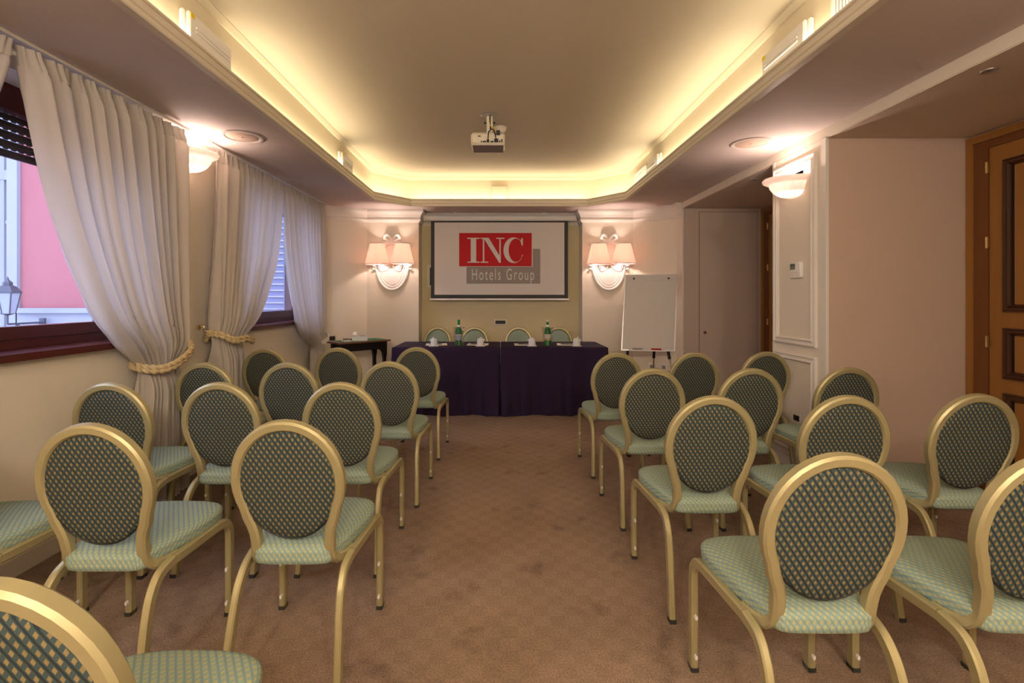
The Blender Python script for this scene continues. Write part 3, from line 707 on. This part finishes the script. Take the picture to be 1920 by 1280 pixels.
# ------------------------------------------------------------------ ceiling fittings
t = thing('projector', 'white ceiling projector hanging from a short pole mount', 'projector', (-.10, 4.25, 2.58))
px, z0, z1 = -.10, 2.63, 2.735
b = MB().bbox(px-.145, px+.145, 4.10, 4.34, z0, z1, .018).build('body', 'ivory_plastic', t, True)
box('top_cover', 'grey_plastic', b, px-.132, px+.132, 4.118, 4.325, z0-.003, z0)  # underside darker than the body, its shade put into the colour
m = MB(); m.box(px-.085, px-.06, 4.097, 4.10, 2.695, 2.703); m.build('vent_slot', 'black', b)
for dx, w_, h_ in ((-.055, .010, .01), (-.03, .025, .009), (.0, .022, .02), (.035, .025, .009), (.07, .034, .028), (.10, .012, .012), (.118, .010, .025)):
    MB().box(px+dx-w_/2, px+dx+w_/2, 4.088, 4.10, 2.647, 2.647+h_).build('connector', 'black', b)
m = MB().lathe([(.028, 0), (.028, .18), (.0, .18)], (px+.012, 4.24, 2.735), 16); m.build('pole', 'white_plastic', t, True)
m = MB().lathe([(0, -.012), (.070, -.012), (.078, -.004), (.078, 0)], (px+.012, 4.24, ZC), 24); m.build('ceiling_plate', 'steel', t, True)
for s in (-1, 1): MB().sweep([(px+.012+s*.03, 4.235, 2.86), (px+.012+s*.048, 4.235, 2.86)], (0, 0, 1), csec(.007, 8)).build('clamp_screw', 'black', t, True)
MB().box(px-.03, px+.055, 4.20, 4.28, 2.735, 2.747).build('mount_plate', 'steel', t)
for pts in ([(px+.0, 4.09, 2.66), (px+.006, 4.10, 2.735), (px+.018, 4.19, 2.79), (px+.014, 4.20, 2.92)], [(px+.07, 4.09, 2.67), (px+.05, 4.11, 2.755), (px+.022, 4.19, 2.80), (px+.016, 4.20, 2.92)]):
    MB().sweep(spline(pts, 6), (0, 1, 0), csec(.005, 6)).build('cable', 'black', t, True)
MB().sweep(spline([(px+.085, 4.085, 2.725), (px+.055, 4.12, 2.76), (px+.012, 4.195, 2.84), (px+.01, 4.20, 2.92)], 6), (0, 1, 0), csec(.004, 6)).build('cable', 'yellow_sticker', t, True)
MB().box(px+.070, px+.103, 4.07, 4.095, 2.707, 2.74).build('plug', 'black', t)
t = thing('smoke_detector', 'round cream smoke detector on the ceiling beside the projector', 'detector', (0.005, 4.55, ZC-.05))
MB().lathe([(0, -.012), (.062, -.012), (.062, 0)], (.005, 4.55, ZC), 24).build('base', 'ivory_plastic', t, True)
MB().lathe([(0, -.05), (.035, -.05), (.048, -.034), (.055, -.012)], (.005, 4.55, ZC), 24).build('cap', 'ivory_plastic', t, True)

for x, y, lb in ((-1.90, 3.57, 'round ceiling speaker grille beside the window side bowl light'), (1.93, 3.72, 'round ceiling speaker grille beside the pier bowl light')):
    t = thing('ceiling_speaker', lb, 'speaker', (x, y, ZS-.012), group='ceiling speakers')
    MB().lathe([(.112, -.004), (.122, -.010), (.140, -.008), (.146, 0)], (x, y, ZS), 40).build('ring', 'soffit', t, True)
    MB().lathe([(0, -.007), (.10, -.006), (.112, -.003), (.112, 0)], (x, y, ZS), 40).build('grille', 'wall_alcove', t, True)
    MB().lathe([(0, -.009), (.008, -.009), (.008, -.006)], (x, y, ZS), 10).build('badge', 'steel', t, True)
for x, y, lb in ((2.40, 2.37, 'small recessed spotlight in the near alcove ceiling'), (2.40, 4.55, 'small recessed spotlight in the far alcove ceiling')):
    t = thing('recessed_spotlight', lb, 'spotlight', (x, y, ZA-.012))
    MB().lathe([(.014, -.007), (.032, -.011), (.034, -.006)], (x, y, ZA), 20).build('ring', 'steel', t, True)
    MB().lathe([(0, -.008), (.014, -.007)], (x, y, ZA), 16).build('lens', 'grey_plastic', t, True)

def emergency(x, s, y0, y1, label):
    t = thing('emergency_light', label, 'emergency light', (x, (y0+y1)/2, 2.58), group='emergency lights on the tray upstand')
    MB().bbox(x, x+s*.03, y0, y1, 2.58, 2.775, .010).build('housing', 'white_plastic', t, True)
    l = (y1-y0)
    d = MB().bbox(x+s*.03, x+s*.055, y0+.008, y1-.008, 2.585, 2.768, .011).build('diffuser', 'white_plastic', t, True)
    for zz in (2.68, 2.70): MB().sweep([(x+s*.055, y0+l*.15, zz), (x+s*.055, y1-l*.1, zz)], (0, 0, 1), csec(.006, 6)).build('rib', 'white_plastic', d, True)
    yy = y0 if s > 0 else y1
    q = -1 if s < 0 else 1
    MB().box(x+s*.0545, x+s*.0565, yy+q*.016, yy+q*.05, 2.735, 2.76).build('sticker', 'yellow_sticker', t)
emergency(-1.60, 1, 2.40, 2.80, 'emergency light on the window side of the tray nearest the camera')
emergency(1.62, -1, 2.48, 2.90, 'emergency light on the alcove side of the tray nearest the camera')
emergency(-1.60, 1, 4.75, 5.10, 'small distant emergency light on the window side of the tray')
emergency(1.62, -1, 4.80, 5.18, 'small distant emergency light on the alcove side of the tray')
def grille(x, y0, y1, label):
    t = thing('air_grille', label, 'vent', (x, (y0+y1)/2, 2.58), group='air grilles on the tray upstand')
    f = MB(); f.box(x-.012, x, y0, y0+.022, 2.58, 2.80); f.box(x-.012, x, y1-.022, y1, 2.58, 2.80); f.box(x-.012, x, y0+.022, y1-.022, 2.778, 2.80); f.box(x-.012, x, y0+.022, y1-.022, 2.58, 2.60); f.build('frame', 'white_plastic', t)
    box('backing', 'grey_plastic', t, x-.002, x, y0+.022, y1-.022, 2.60, 2.778)
    n = int((y1-y0-.044)/.022)
    for k in range(n):
        y = y0+.03+k*.022; MB().box(x-.010, x-.002, y, y+.006, 2.60, 2.778).build('blade', 'white_plastic', t)
grille(1.62, 1.75, 2.35, 'air grille on the tray upstand at the upper right picture edge')
grille(1.62, 5.30, 5.78, 'air grille on the tray upstand near the far chamfer')
t = thing('access_panel', 'square cream access panel in the tray upstand above the screen', 'panel', (-.01, 6.44, 2.60))
MB().bbox(-.115, .105, 6.432, 6.45, 2.635, 2.825, .004).build('frame', 'tray_trim', t)
MB().bbox(-.102, .092, 6.424, 6.433, 2.648, 2.812, .004).build('door', 'cove_face', t)

# ------------------------------------------------------------------ small wall fittings
t = thing('thermostat', 'white thermostat with a small grey display on the pier', 'thermostat', (XR, 3.69, 1.48))
MB().bbox(XR-.03, XR, 3.625, 3.755, 1.48, 1.60, .006).build('body', 'white_plastic', t, True)
box('display', 'lcd', t, XR-.0315, XR-.030, 3.685, 3.745, 1.545, 1.59)
for k in range(3): MB().box(XR-.033, XR-.030, 3.65+k*.035, 3.668+k*.035, 1.515, 1.525).build('button', 'ivory_plastic', t)
for k in range(2): MB().box(XR-.033, XR-.030, 3.65+k*.05, 3.672+k*.05, 1.493, 1.502).build('button', 'ivory_plastic', t)
def plate(name, label, loc, wd, ht, rz, frame_m, in_m, ins=.22):
    t = thing(name, label, 'socket', loc, rz, group='wall plates')
    MB().bbox(-wd/2, wd/2, -.010, 0, -ht/2, ht/2, .003).build('plate', frame_m, t, True, False)
    k = MB(); g = ht*ins; k.box(-wd/2+g, wd/2-g, -.0125, -.010, -ht/2+g, ht/2-g); k.build('insert', in_m, t, False, False)
    return t
plate('wall_socket', 'dark socket with cream rim low on the panelled pier', (XR, 3.70, .41), .10, .075, PI/2*-1, 'ivory_plastic', 'black')
plate('wall_socket', 'wide dark socket strip with cream rim below the screen', (.01, YR, .985), .18, .085, 0.0, 'ivory_plastic', 'black')
plate('wall_socket', 'tall dark wall plate half hidden by the left edge of the screen', (-.96, YR, 1.63), .13, .33, 0.0, 'ivory_plastic', 'black', .12)
aL = math.atan2(YP-YA, -1.80-XL)
plate('wall_socket', 'square dark socket with cream rim above the black desk', (-2.19, YA+(.13)*math.tan(aL), .80), .115, .10, aL, 'ivory_plastic', 'black')
aR = math.atan2(YA-YP, XR-1.81)
plate('wall_socket', 'white socket behind the flip chart leg nearest the screen', (2.02, YP+(2.02-1.81)*math.tan(aR), .42), .085, .085, aR, 'white_plastic', 'grey_plastic')
plate('wall_socket', 'white socket behind the flip chart leg nearest the beige door', (2.15, YP+(2.15-1.81)*math.tan(aR), .42), .085, .085, aR, 'white_plastic', 'grey_plastic')

# ------------------------------------------------------------------ head table
for k, (x0, x1) in enumerate(((-1.21, .005), (.010, 1.215))):
    t = thing('folding_table', 'folding table hidden under the purple cloth on the %s' % ('desk side' if k == 0 else 'flip chart side'), 'table', ((x0+x1)/2, 5.84, 0))
    box('tabletop', 'edge_wood', t, x0+.015, x1-.015, 5.51, 6.18, .735, .758)
    for lx_ in (x0+.06, x1-.06):
        for ly_ in (5.56, 6.13): MB().sweep([(lx_, ly_, 0), (lx_, ly_, .735)], (1, 0, 0), csec(.014, 8)).build('leg', 'steel', t, True)
def tablecloth(x0, x1, seed, label):
    y0, y1 = 5.485, 6.205; zt_ = .768; rnd = random.Random(seed); m = MB()
    # rings: top centre -> top edge -> hem
    per = []
    N = 60; M = 34
    for i in range(N): per.append((x0+(x1-x0)*i/N, y0, 0, -1))
    for i in range(M): per.append((x1, y0+(y1-y0)*i/M, 1, 0))
    for i in range(N): per.append((x1-(x1-x0)*i/N, y1, 0, 1))
    for i in range(M): per.append((x0, y1-(y1-y0)*i/M, -1, 0))
    K = len(per); R = 16; ph = [rnd.uniform(0, 6.28) for _ in range(5)]
    m.v.append(((x0+x1)/2, (y0+y1)/2, zt_))
    for f in (.5, .97): m.v += [((x0+x1)/2+(p[0]-(x0+x1)/2)*f, (y0+y1)/2+(p[1]-(y0+y1)/2)*f, zt_) for p in per]
    for r in range(R+1):
        d = r/R
        for i, p in enumerate(per):
            s = i/K
            fold = .014*math.sin(2*PI*7*s+ph[0])+.009*math.sin(2*PI*15*s+ph[1]+d*.8)+.005*math.sin(2*PI*31*s+ph[4])
            if x0 < 0: corner = math.exp(-((p[0]-x1)/.10)**2) if p[3] == -1 else 0
            else: corner = math.exp(-((p[0]-x0)/.12)**2) if p[3] == -1 else 0
            mid = math.exp(-((p[0]-(x0+x1)/2-.05)/.06)**2)*(p[3] == -1)
            off = d*(fold*1.6+.030)+d*d*(.05*corner)+.012*d*mid*math.sin(d*2.2)
            nx, ny = p[2], p[3]
            side = 0.0 if (nx > 0 and x1 < .1) or (nx < 0 and x0 > -.1) else 1.0
            sway = d*.012*math.sin(2*PI*7*s+ph[2])
            if nx: X, Y = p[0]+nx*off*side*1.5, p[1]
            else: X, Y = p[0]+sway*(1 if x0+.06 < p[0] < x1-.06 else 0), p[1]+ny*off
            # corner drape hangs inward a little on the outer ends
            m.v.append((X, Y, zt_-.006-(zt_-.010)*d+.004*math.sin(2*PI*13*s+ph[3])*d))
    for i in range(K):
        j = (i+1) % K; m.f.append((0, 1+i, 1+j))
        for r in range(R+2): a = 1+r*K; m.f.append((a+i, a+K+i, a+K+j, a+j))
    return tag(m.build('tablecloth', 'cloth_purple', None, True, angle=60), label, 'tablecloth', 'purple tablecloths')
tablecloth(-1.225, .006, 1, 'dark purple floor length cloth on the table half nearest the telephone desk')
tablecloth(.012, 1.23, 2, 'dark purple floor length cloth on the table half nearest the flip chart')

ZT = .7685
def bottle(x, label, blue):
    y = 5.60; t = thing('bottle_cooler', 'clear acrylic cooler holding the %s bottle' % ('blue labelled' if blue else 'orange and white labelled'), 'cooler', (x, y, ZT), group='clear bottle coolers')
    MB().lathe([(.0, .002), (.064, .002), (.066, .006), (.060, .05), (.058, .15), (.066, .212), (.070, .216), (.064, .213), (.055, .15), (.057, .05), (.060, .012), (0, .010)], (x, y, ZT), 28).build('cup', 'acrylic', t, True)
    MB().sweep([(x+.068*math.cos(2*PI*i/28), y+.068*math.sin(2*PI*i/28), ZT+.214) for i in range(28)], (0, 0, 1), csec(.003, 6), True).build('rim', 'acrylic', t, True)
    t = thing('water_bottle', label, 'bottle', (x, y, ZT+.012), group='green water bottles')
    z = ZT+.012
    MB().lathe([(0, 0), (.036, 0), (.039, .006), (.039, .15), (.034, .185), (.020, .215), (.015, .235), (.0145, .268), (.016, .27), (.016, .276), (0, .276)], (x, y, z), 24).build('glass', 'bottle_green', t, True)
    MB().lathe([(0, 0), (.0165, 0), (.0168, .022), (.014, .026), (0, .026)], (x, y, z+.27), 16).build('cap', 'bottle_green' if blue else 'ivory_plastic', t, True)
    MB().lathe([(.0396, .06), (.0396, .13)], (x, y, z), 24).build('label', 'label_blue' if blue else 'label_white', t, True)
    if blue: MB().lathe([(.0399, .115), (.0399, .128)], (x, y, z), 24).build('label_band', 'label_white', t, True)
    else: MB().lathe([(.0399, .066), (.0399, .080)], (x, y, z), 24).build('label_band', 'label_orange', t, True)
    MB().lathe([(.0215, .213), (.0165, .236)], (x, y, z), 20).build('neck_label', 'label_white', t, True)
bottle(-.475, 'green water bottle with a blue label on the head table', True)
bottle(.555, 'green water bottle with a white and orange label on the head table', False)
place = ['nearest the telephone desk', 'just right of the blue labelled bottle', 'just left of the orange labelled bottle', 'nearest the flip chart']
for k, (xp, xc) in enumerate(((-.755, -.765), (-.26, -.225), (.30, .375), (.81, .895))):
    t = thing('notepad', 'white notepad on the purple table %s' % place[k], 'notepad', (xp, 5.80, ZT), group='notepads on the head table')
    a = (.12, -.05, .04, -.08)[k]; ca, sa = math.cos(a), math.sin(a)
    def rp(u, v): return (xp+u*ca-v*sa, 5.78+u*sa+v*ca)
    MB().prism([(-.125, -.10), (.125, -.10), (.125, .10), (-.125, .10)], lambda u, v, tt: (*rp(u, v), tt), ZT, ZT+.008).build('pages', 'paper', t)
    t2 = thing('pen', 'dark pen lying on the notepad %s' % place[k], 'pen', (xp, 5.78, ZT+.008), group='pens on the notepads')
    p0, p1 = rp(-.08, -.03), rp(.06, -.05); MB().sweep([(*p0, ZT+.0135), (*p1, ZT+.0135)], (0, 0, 1), csec(.0055, 8)).build('barrel', 'black', t2, True)
    p2 = rp(.075, -.052); MB().sweep([(*p1, ZT+.0135), (*p2, ZT+.0135)], (0, 0, 1), csec(.004, 6)).build('tip', 'steel', t2, True)
    t = thing('covered_glass', 'paper wrapped glass standing upside down on a coaster %s' % place[k], 'glass', (xc, 5.63, ZT), group='covered glasses on the head table')
    MB().bbox(xc-.055, xc+.055, 5.575, 5.685, ZT, ZT+.004, .001).build('coaster', 'paper', t)
    MB().lathe([(0, .004), (.040, .004), (.041, .03), (.037, .075), (.030, .088), (0, .090)], (xc, 5.63, ZT), 20, 0, 2*PI, lambda a_, j: 1+.05*math.cos(9*a_+k)).build('wrapper', 'cup_paper', t, True)
    s = (-1, 1, -1, 1)[k]
    MB().add([(xc-s*.02, 5.61, ZT+.08), (xc+s*.004, 5.60, ZT+.112), (xc+s*.03, 5.62, ZT+.085), (xc+s*.055, 5.615, ZT+.075), (xc+s*.03, 5.61, ZT+.05), (xc, 5.645, ZT+.084)],
             [(0, 1, 5), (1, 2, 5), (2, 1, 0), (2, 3, 4), (0, 5, 2)]).build('wrapper_fold', 'cup_paper', t)

# ------------------------------------------------------------------ flip chart
ang = -.10
t = thing('flip_chart', 'white flip chart board on a tripod easel in the corner', 'flip chart', (1.83, 5.98, 0), -.16)
def tilt(x, z, d): return (x*.96+(z-.66)*.065, (z-.66)*.17+d, .66+(z-.66)*.95+.02)       # board leans back
bd = MB().prism([(-.325, .665), (.325, .665), (.325, 1.645), (-.325, 1.645)], lambda u, v, tt: tilt(u, v, tt), 0, .018).build('board', 'board_white', t, False, False)
def fr(u0, u1, v0, v1, d0, d1, nm, mt, par): return MB().prism([(u0, v0), (u1, v0), (u1, v1), (u0, v1)], lambda u, v, tt: tilt(u, v, tt), d0, d1).build(nm, mt, par, False, False)
for a in ((-.335, -.322, .655, 1.655), (.322, .335, .655, 1.655)): fr(*a, -.006, .024, 'frame_side', 'steel', bd)
for a in ((-.322, .322, .655, .667), (-.322, .322, 1.643, 1.655)): fr(*a, -.006, .024, 'frame_rail', 'steel', bd)
fr(-.315, .315, 1.575, 1.63, -.014, -.002, 'clamp_bar', 'board_white', t)
for x in (-.22, .22):
    m = MB().lathe([(0, .02), (.011, .02), (.013, .008), (.010, 0)], (0, 0, 0), 10); c = tilt(x, 1.60, -.014); m.v = [(c[0]+a_, c[1]-c_, c[2]+b_) for a_, b_, c_ in m.v]; m.build('clamp_knob', 'black', t, True, False)
fr(-.305, .305, .70, 1.59, -.0035, -.001, 'paper_pad', 'paper', t)
fr(-.24, .24, .655, .668, -.05, -.006, 'pen_tray', 'white_plastic', t)
for i, (x0, x1, y0, y1, xt) in enumerate(((-.24, -.30, -.02, -.32, 0), (.24, .31, -.02, -.30, 0), (.08, .10, .05, .35, 0))):
    l = MB().sweep([(x0, .03, .72), ((x0+x1)/2, y1*.45, .36), (x1, y1, .0)], (1, 0, 0), csec(.010, 8)).build('leg', 'steel', t, True, False)
    p = Vector((x0, .02, .70)); q = Vector((x1, y1, 0)); 
    MB().sweep([p+(q-p)*.05, p+(q-p)*.17], (1, 0, 0), csec(.018, 8)).build('leg_clamp', 'black', l, True, False)
def marker_pen(x, col, label, mt):
    m = MB(); c = tilt(x, .668, -.03)
    m.sweep([(c[0]-.06, c[1], c[2]+.011), (c[0]+.06, c[1], c[2]+.011)], (0, 0, 1), csec(.010, 8))
    vs = []
    ca, sa = math.cos(-.16), math.sin(-.16)
    for (a, b, cc) in m.v: vs.append((1.83+a*ca-b*sa, 5.98+a*sa+b*ca, cc))
    m.v = vs; return tag(m.build('marker_pen', mt, None, True), label, 'marker')
marker_pen(-.13, None, 'dark marker lying in the flip chart tray', 'grey_plastic')
marker_pen(.10, None, 'red marker lying in the flip chart tray', 'logo_red')

# ------------------------------------------------------------------ telephone desk
aD = PI/4
t = thing('telephone_desk', 'small black desk with a green top in the far corner', 'desk', (-1.749, 6.024, 0), aD)
wd, dp = .70, .33
def lb(name, mt, par, *a): return MB().box(*a).build(name, mt, par, False, False)
MB().bbox(-wd/2, wd/2, -dp/2, dp/2, .778, .80, .004).build('top', 'edge_wood', t, True, False)
lb('baize_inset', 'baize', t, -wd/2+.05, wd/2-.05, -dp/2+.04, dp/2-.02, .80, .8012)
lb('apron', 'black_wood', t, -wd/2+.07, wd/2-.07, -dp/2+.03, dp/2-.03, .685, .778)
for sx in (-1, 1):
    for sy in (-1, 1):
        x, y = sx*(wd/2-.07), sy*(dp/2-.045)
        l = MB().lathe([(.036, .778), (.036, .62), (.030, .59), (.026, .58), (.021, .04), (.021, 0), (0, 0)], (x, y, 0), 4, PI/4, PI/4+2*PI).build('leg', 'black_wood', t, False, False)
        MB().prism([(0, .685), (-sx*.06, .685), (-sx*.03, .665), (0, .615)], lambda u, v, tt: (x-sx*.02+u, tt, v), y-.012, y+.012).build('corner_bracket', 'black_wood', l, False, False)
ca, sa = math.cos(aD), math.sin(aD)
def dl(u, v): return (-1.749+u*ca-v*sa, 6.024+u*sa+v*ca)
q = dl(.02, .02)
t = thing('telephone', 'white desk telephone on the green desk top', 'telephone', (*q, .8012), aD-.55)
m = MB().prism([(-.11, 0), (.11, 0), (.11, .03), (-.11, .055)], lambda u, v, tt: (tt, u, v), -.09, .09); m.build('base', 'white_plastic', t, False, False)
m = MB().sweep(spline([(-.06, -.11, .055), (-.063, -.07, .075), (-.063, 0, .085), (-.063, .07, .082), (-.06, .11, .068)], 5), (0, 0, 1), rsec(.028, .045, .010), scale=[1.3]*5+[.9]*11+[1.3]*5); m.build('handset', 'white_plastic', t, True, False)
for r in range(4):
    for c in range(3): lb('key', 'grey_plastic', t, .0+c*.024, .016+c*.024, -.08+r*.024, -.064+r*.024, .035+.0, .0495+r*.0025)
m = MB().sweep([(-.20+.0025*i, -.03+.012*math.cos(i*1.1)+.01*math.sin(i*.15), .013+.010*math.sin(i*1.1)) for i in range(46)], (0, 0, 1), csec(.0035, 5)); m.build('cord', 'black', t, True, False)
q = dl(-.20, -.05)
m = MB().prism([(-.05, -.035), (.05, -.035), (.05, .035), (-.05, .035)], lambda u, v, tt: (q[0]+u*ca-v*sa, q[1]+u*sa+v*ca, tt), .8014, .815)
tag(m.build('note_block', 'paper', None), 'small white note block on the green desk top', 'note block')

# ------------------------------------------------------------------ banquet chairs
def make_chair():
    t = thing('banquet_chair', '', 'chair', (0, 0, 0))
    # back hoop
    def lean(z): return -.182-(z-.47)*.173
    right = [(.1765*math.sin(math.radians(k*9.0)), .703+.200*math.cos(math.radians(k*9.0))) for k in range(0, 14)]
    right += [(.149, .573), (.138, .545), (.131, .518), (.128, .49), (.127, .455)]
    R3 = [(x, lean(z), z) for x, z in right]
    tail = [(.129, -.170, .424), (.138, -.150, .404), (.154, -.118, .397), (.168, -.075, .400)]
    half = [Vector(p) for p in R3]+[Vector(p) for p in tail]
    left = [Vector((-p.x, p.y, p.z)) for p in reversed(half)]
    path = left[:-1]+half
    cn = Vector((0, -.19, .60))
    def ref(i):
        p = path[i]; return Vector((0, -1, -.173)) if p.z > .44 else Vector((0, -1, -.7 if p.z > .41 else -2.5))
    MB().sweep(path, ref, rsec(.036, .034, .007)).build('back_frame', 'gold_metal', t, True)
    # upholstered disc, front cushion and rear panel in the shaded copy of the fabric
    def disc(name, mt, a, b, prof, par):
        m = MB(); n = 44; m.uv = []; cz = .689
        for (f, d) in prof:
            for i in range(n):
                an = 2*PI*i/n; x, z = a*f*math.sin(an), cz+b*f*math.cos(an)
                m.v.append((x, lean(z)+d, z)); m.uv.append((x, z))
        m.v.append((0, lean(cz)+prof[-1][1], cz)); m.uv.append((0, cz))
        for r in range(len(prof)-1):
            for i in range(n): j = (i+1) % n; m.f.append((r*n+i, r*n+j, (r+1)*n+j, (r+1)*n+i))
        o = (len(prof)-1)*n
        for i in range(n): m.f.append((o+i, o+(i+1) % n, o+n))
        m.f.append(tuple(range(n)))
        return m.build(name, mt, par, True, angle=50)
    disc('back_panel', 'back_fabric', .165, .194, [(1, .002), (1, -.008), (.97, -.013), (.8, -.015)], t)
    disc('backrest', 'seat_fabric', .164, .193, [(1, .003), (1, .012), (.96, .022), (.8, .030), (.4, .034)], t)
    MB().sweep([(.1665*math.sin(2*PI*i/44), lean(.689+.1955*math.cos(2*PI*i/44))-.006, .689+.1955*math.cos(2*PI*i/44)) for i in range(44)], (0, 1, 0), csec(.0035, 6), True).build('back_piping', 'black', t, True)
    # seat cushion
    ctrl = [(0, -.205), (.07, -.204), (.115, -.198), (.138, -.178), (.150, -.14), (.170, -.06), (.186, .02), (.195, .09), (.194, .15), (.178, .195), (.14, .222), (.07, .236), (0, .239)]
    hs = spline([(x, y, 0) for x, y in ctrl], 3); ol = [(p.x, p.y) for p in hs]; ol = ol+[(-x, y) for x, y in reversed(ol[1:-1])]
    n = len(ol); m = MB(); m.uv = []
    nrm = []
    for i in range(n):
        a, b = Vector(ol[i-1]), Vector(ol[(i+1) % n]); d = (b-a).normalized(); nrm.append((d.y, -d.x))
    if sum(nx*x+ny*y for (nx, ny), (x, y) in zip(nrm, ol)) < 0: nrm = [(-a, -b) for a, b in nrm]
    rings = [(-.012, .400, .062), (-.001, .407, .056), (.003, .428, .038), (.001, .434, .031), (.004, .443, .022), (.003, .452, .012), (-.006, .462, 0), (-.022, .469, 0), (-.06, .474, 0), (-.11, .478, 0)]
    for ins, z, drop in rings:
        for (x, y), (nx, ny) in zip(ol, nrm):
            if ins < -.03: s = 1+ins/.2; X, Y = x*s, .015+(y-.015)*s
            else: X, Y = x+nx*ins, y+ny*ins
            m.v.append((X, Y, z)); m.uv.append((X+nx*drop, Y+ny*drop))
    m.v.append((0, .015, .480)); m.uv.append((0, .015))
    for r in range(len(rings)-1):
        for i in range(n): j = (i+1) % n; m.f.append((r*n+i, r*n+j, (r+1)*n+j, (r+1)*n+i))
    o = (len(rings)-1)*n
    for i in range(n): m.f.append((o+i, o+(i+1) % n, o+n))
    m.f.append(tuple(range(n)))
    m.build('seat', 'seat_fabric', t, True, angle=70)
    m = MB(); pts = [(x*.8, .015+(y-.015)*.8) for x, y in ol]; m.prism(pts, flat, .392, .400); m.build('seat_pan', 'black', t)
    # bent side bars: rear leg, rail, front leg
    sec = rsec(.025, .036, .005)
    for s in (-1, 1):
        xr, xf = s*.176, s*.208
        def X(y): return s*(.176+(.032)*max(0, min(1, (y+.16)/.34)))
        rear = spline([(s*.188, -.290, .0), (s*.184, -.264, .15), (s*.179, -.236, .27), (s*.177, -.212, .335), (s*.176, -.172, .380), (X(-.11), -.11, .398)], 5)
        rail = [(X(-.11), -.11, .398), (X(0), 0, .401), (X(.12), .12, .404)]
        front = spline([(X(.12), .12, .404), (X(.165), .162, .398), (X(.19), .190, .373), (xf, .199, .33), (xf, .200, .2), (xf, .200, 0)], 5)
        MB().sweep(rail, (1, 0, 0), sec).build('side_rail', 'gold_metal', t, True)
        for nm, P in (('rear', rear), ('front', front)):
            l = MB().sweep(P, (1, 0, 0), sec).build('leg', 'gold_metal', t, True)
            f = P[0] if nm == 'rear' else P[-1]
            MB().box(f[0]-.0125, f[0]+.0125, f[1]-.0185, f[1]+.0185, 0, .016).build('foot_cap', 'rubber', l)
            if nm == 'front':
                for z in (.06, .20):
                    MB().sweep([(xf, .184, z), (xf, .172, z)], (0, 0, 1), [(p*1.6, q) for p, q in csec(.0055, 8)]).build('stacking_bumper', 'nylon', l, True)
        MB().sweep([(s*.168, -.09, .400), (X(-.05), -.05, .400)], (0, 0, 1), rsec(.02, .02, .004)).build('weld_lug', 'gold_metal', t)
    MB().sweep([(-.168, -.075, .400), (.168, -.075, .400)], (0, 0, 1), rsec(.018, .02, .004)).build('cross_bar', 'gold_metal', t)
    return t
chair = make_chair(); first = [True]
def place_chair(x, ytop, rz, label, group, flip=False):
    c = chair if first[0] else copy_tree(chair); first[0] = False
    off = .29
    if flip: c.location = (x, ytop-off, 0); c.rotation_euler = (0, 0, PI+rz)
    else: c.location = (x+off*math.sin(-rz)*1.0, ytop+off, 0); c.rotation_euler = (0, 0, rz)
    c['label'] = label; c['group'] = group
rows = {4: 'front row', 3: 'second row', 2: 'third row', 1: 'fourth row', 0: 'last row'}
seat = {'L': {1: 'aisle', 2: 'middle', 3: 'window side'}, 'R': {1: 'aisle', 2: 'middle', 3: 'alcove side'}}
CH = [('L', 0, 1, -.75, .67, 0), ('L', 1, 1, -.722, 1.588, 0), ('L', 1, 2, -1.345, 1.545, 0), ('L', 1, 3, -1.97, 1.55, 0),
      ('L', 2, 1, -.775, 2.311, 0), ('L', 2, 2, -1.365, 2.311, 0), ('L', 2, 3, -1.89, 2.30, 0),
      ('L', 3, 1, -.715, 3.077, 0), ('L', 3, 2, -1.345, 3.03, 0), ('L', 3, 3, -1.88, 3.03, 0),
      ('L', 4, 1, -.690, 3.975, 0), ('L', 4, 2, -1.335, 3.94, 0), ('L', 4, 3, -1.90, 3.87, 0),
      ('R', 1, 1, .902, 1.243, 0), ('R', 1, 2, 1.475, 1.243, 0),
      ('R', 2, 1, .895, 1.987, 0), ('R', 2, 2, 1.465, 1.997, 0), ('R', 2, 3, 2.045, 2.03, 0),
      ('R', 3, 1, .893, 2.770, 0), ('R', 3, 2, 1.465, 2.770, 0), ('R', 3, 3, 2.06, 2.815, 0),
      ('R', 4, 1, .877, 3.569, 0), ('R', 4, 2, 1.468, 3.60, 0), ('R', 4, 3, 2.03, 3.64, 0)]
for (blk, r, c, x, y, rz) in CH:
    side = 'window block' if blk == 'L' else 'alcove block'
    place_chair(x, y, rz, 'gold framed oval back chair, %s seat, %s, %s' % (seat[blk][c], rows[r], side), 'audience chairs in the %s' % side)
for x, lbl in ((-.865, 'nearest the telephone desk'), (-.35, 'just right of the blue labelled bottle'), (.262, 'just left of the orange labelled bottle'), (.82, 'nearest the flip chart')):
    place_chair(x, 6.79, 0, 'green oval chair back showing behind the head table, %s' % lbl, 'chairs behind the head table', True)
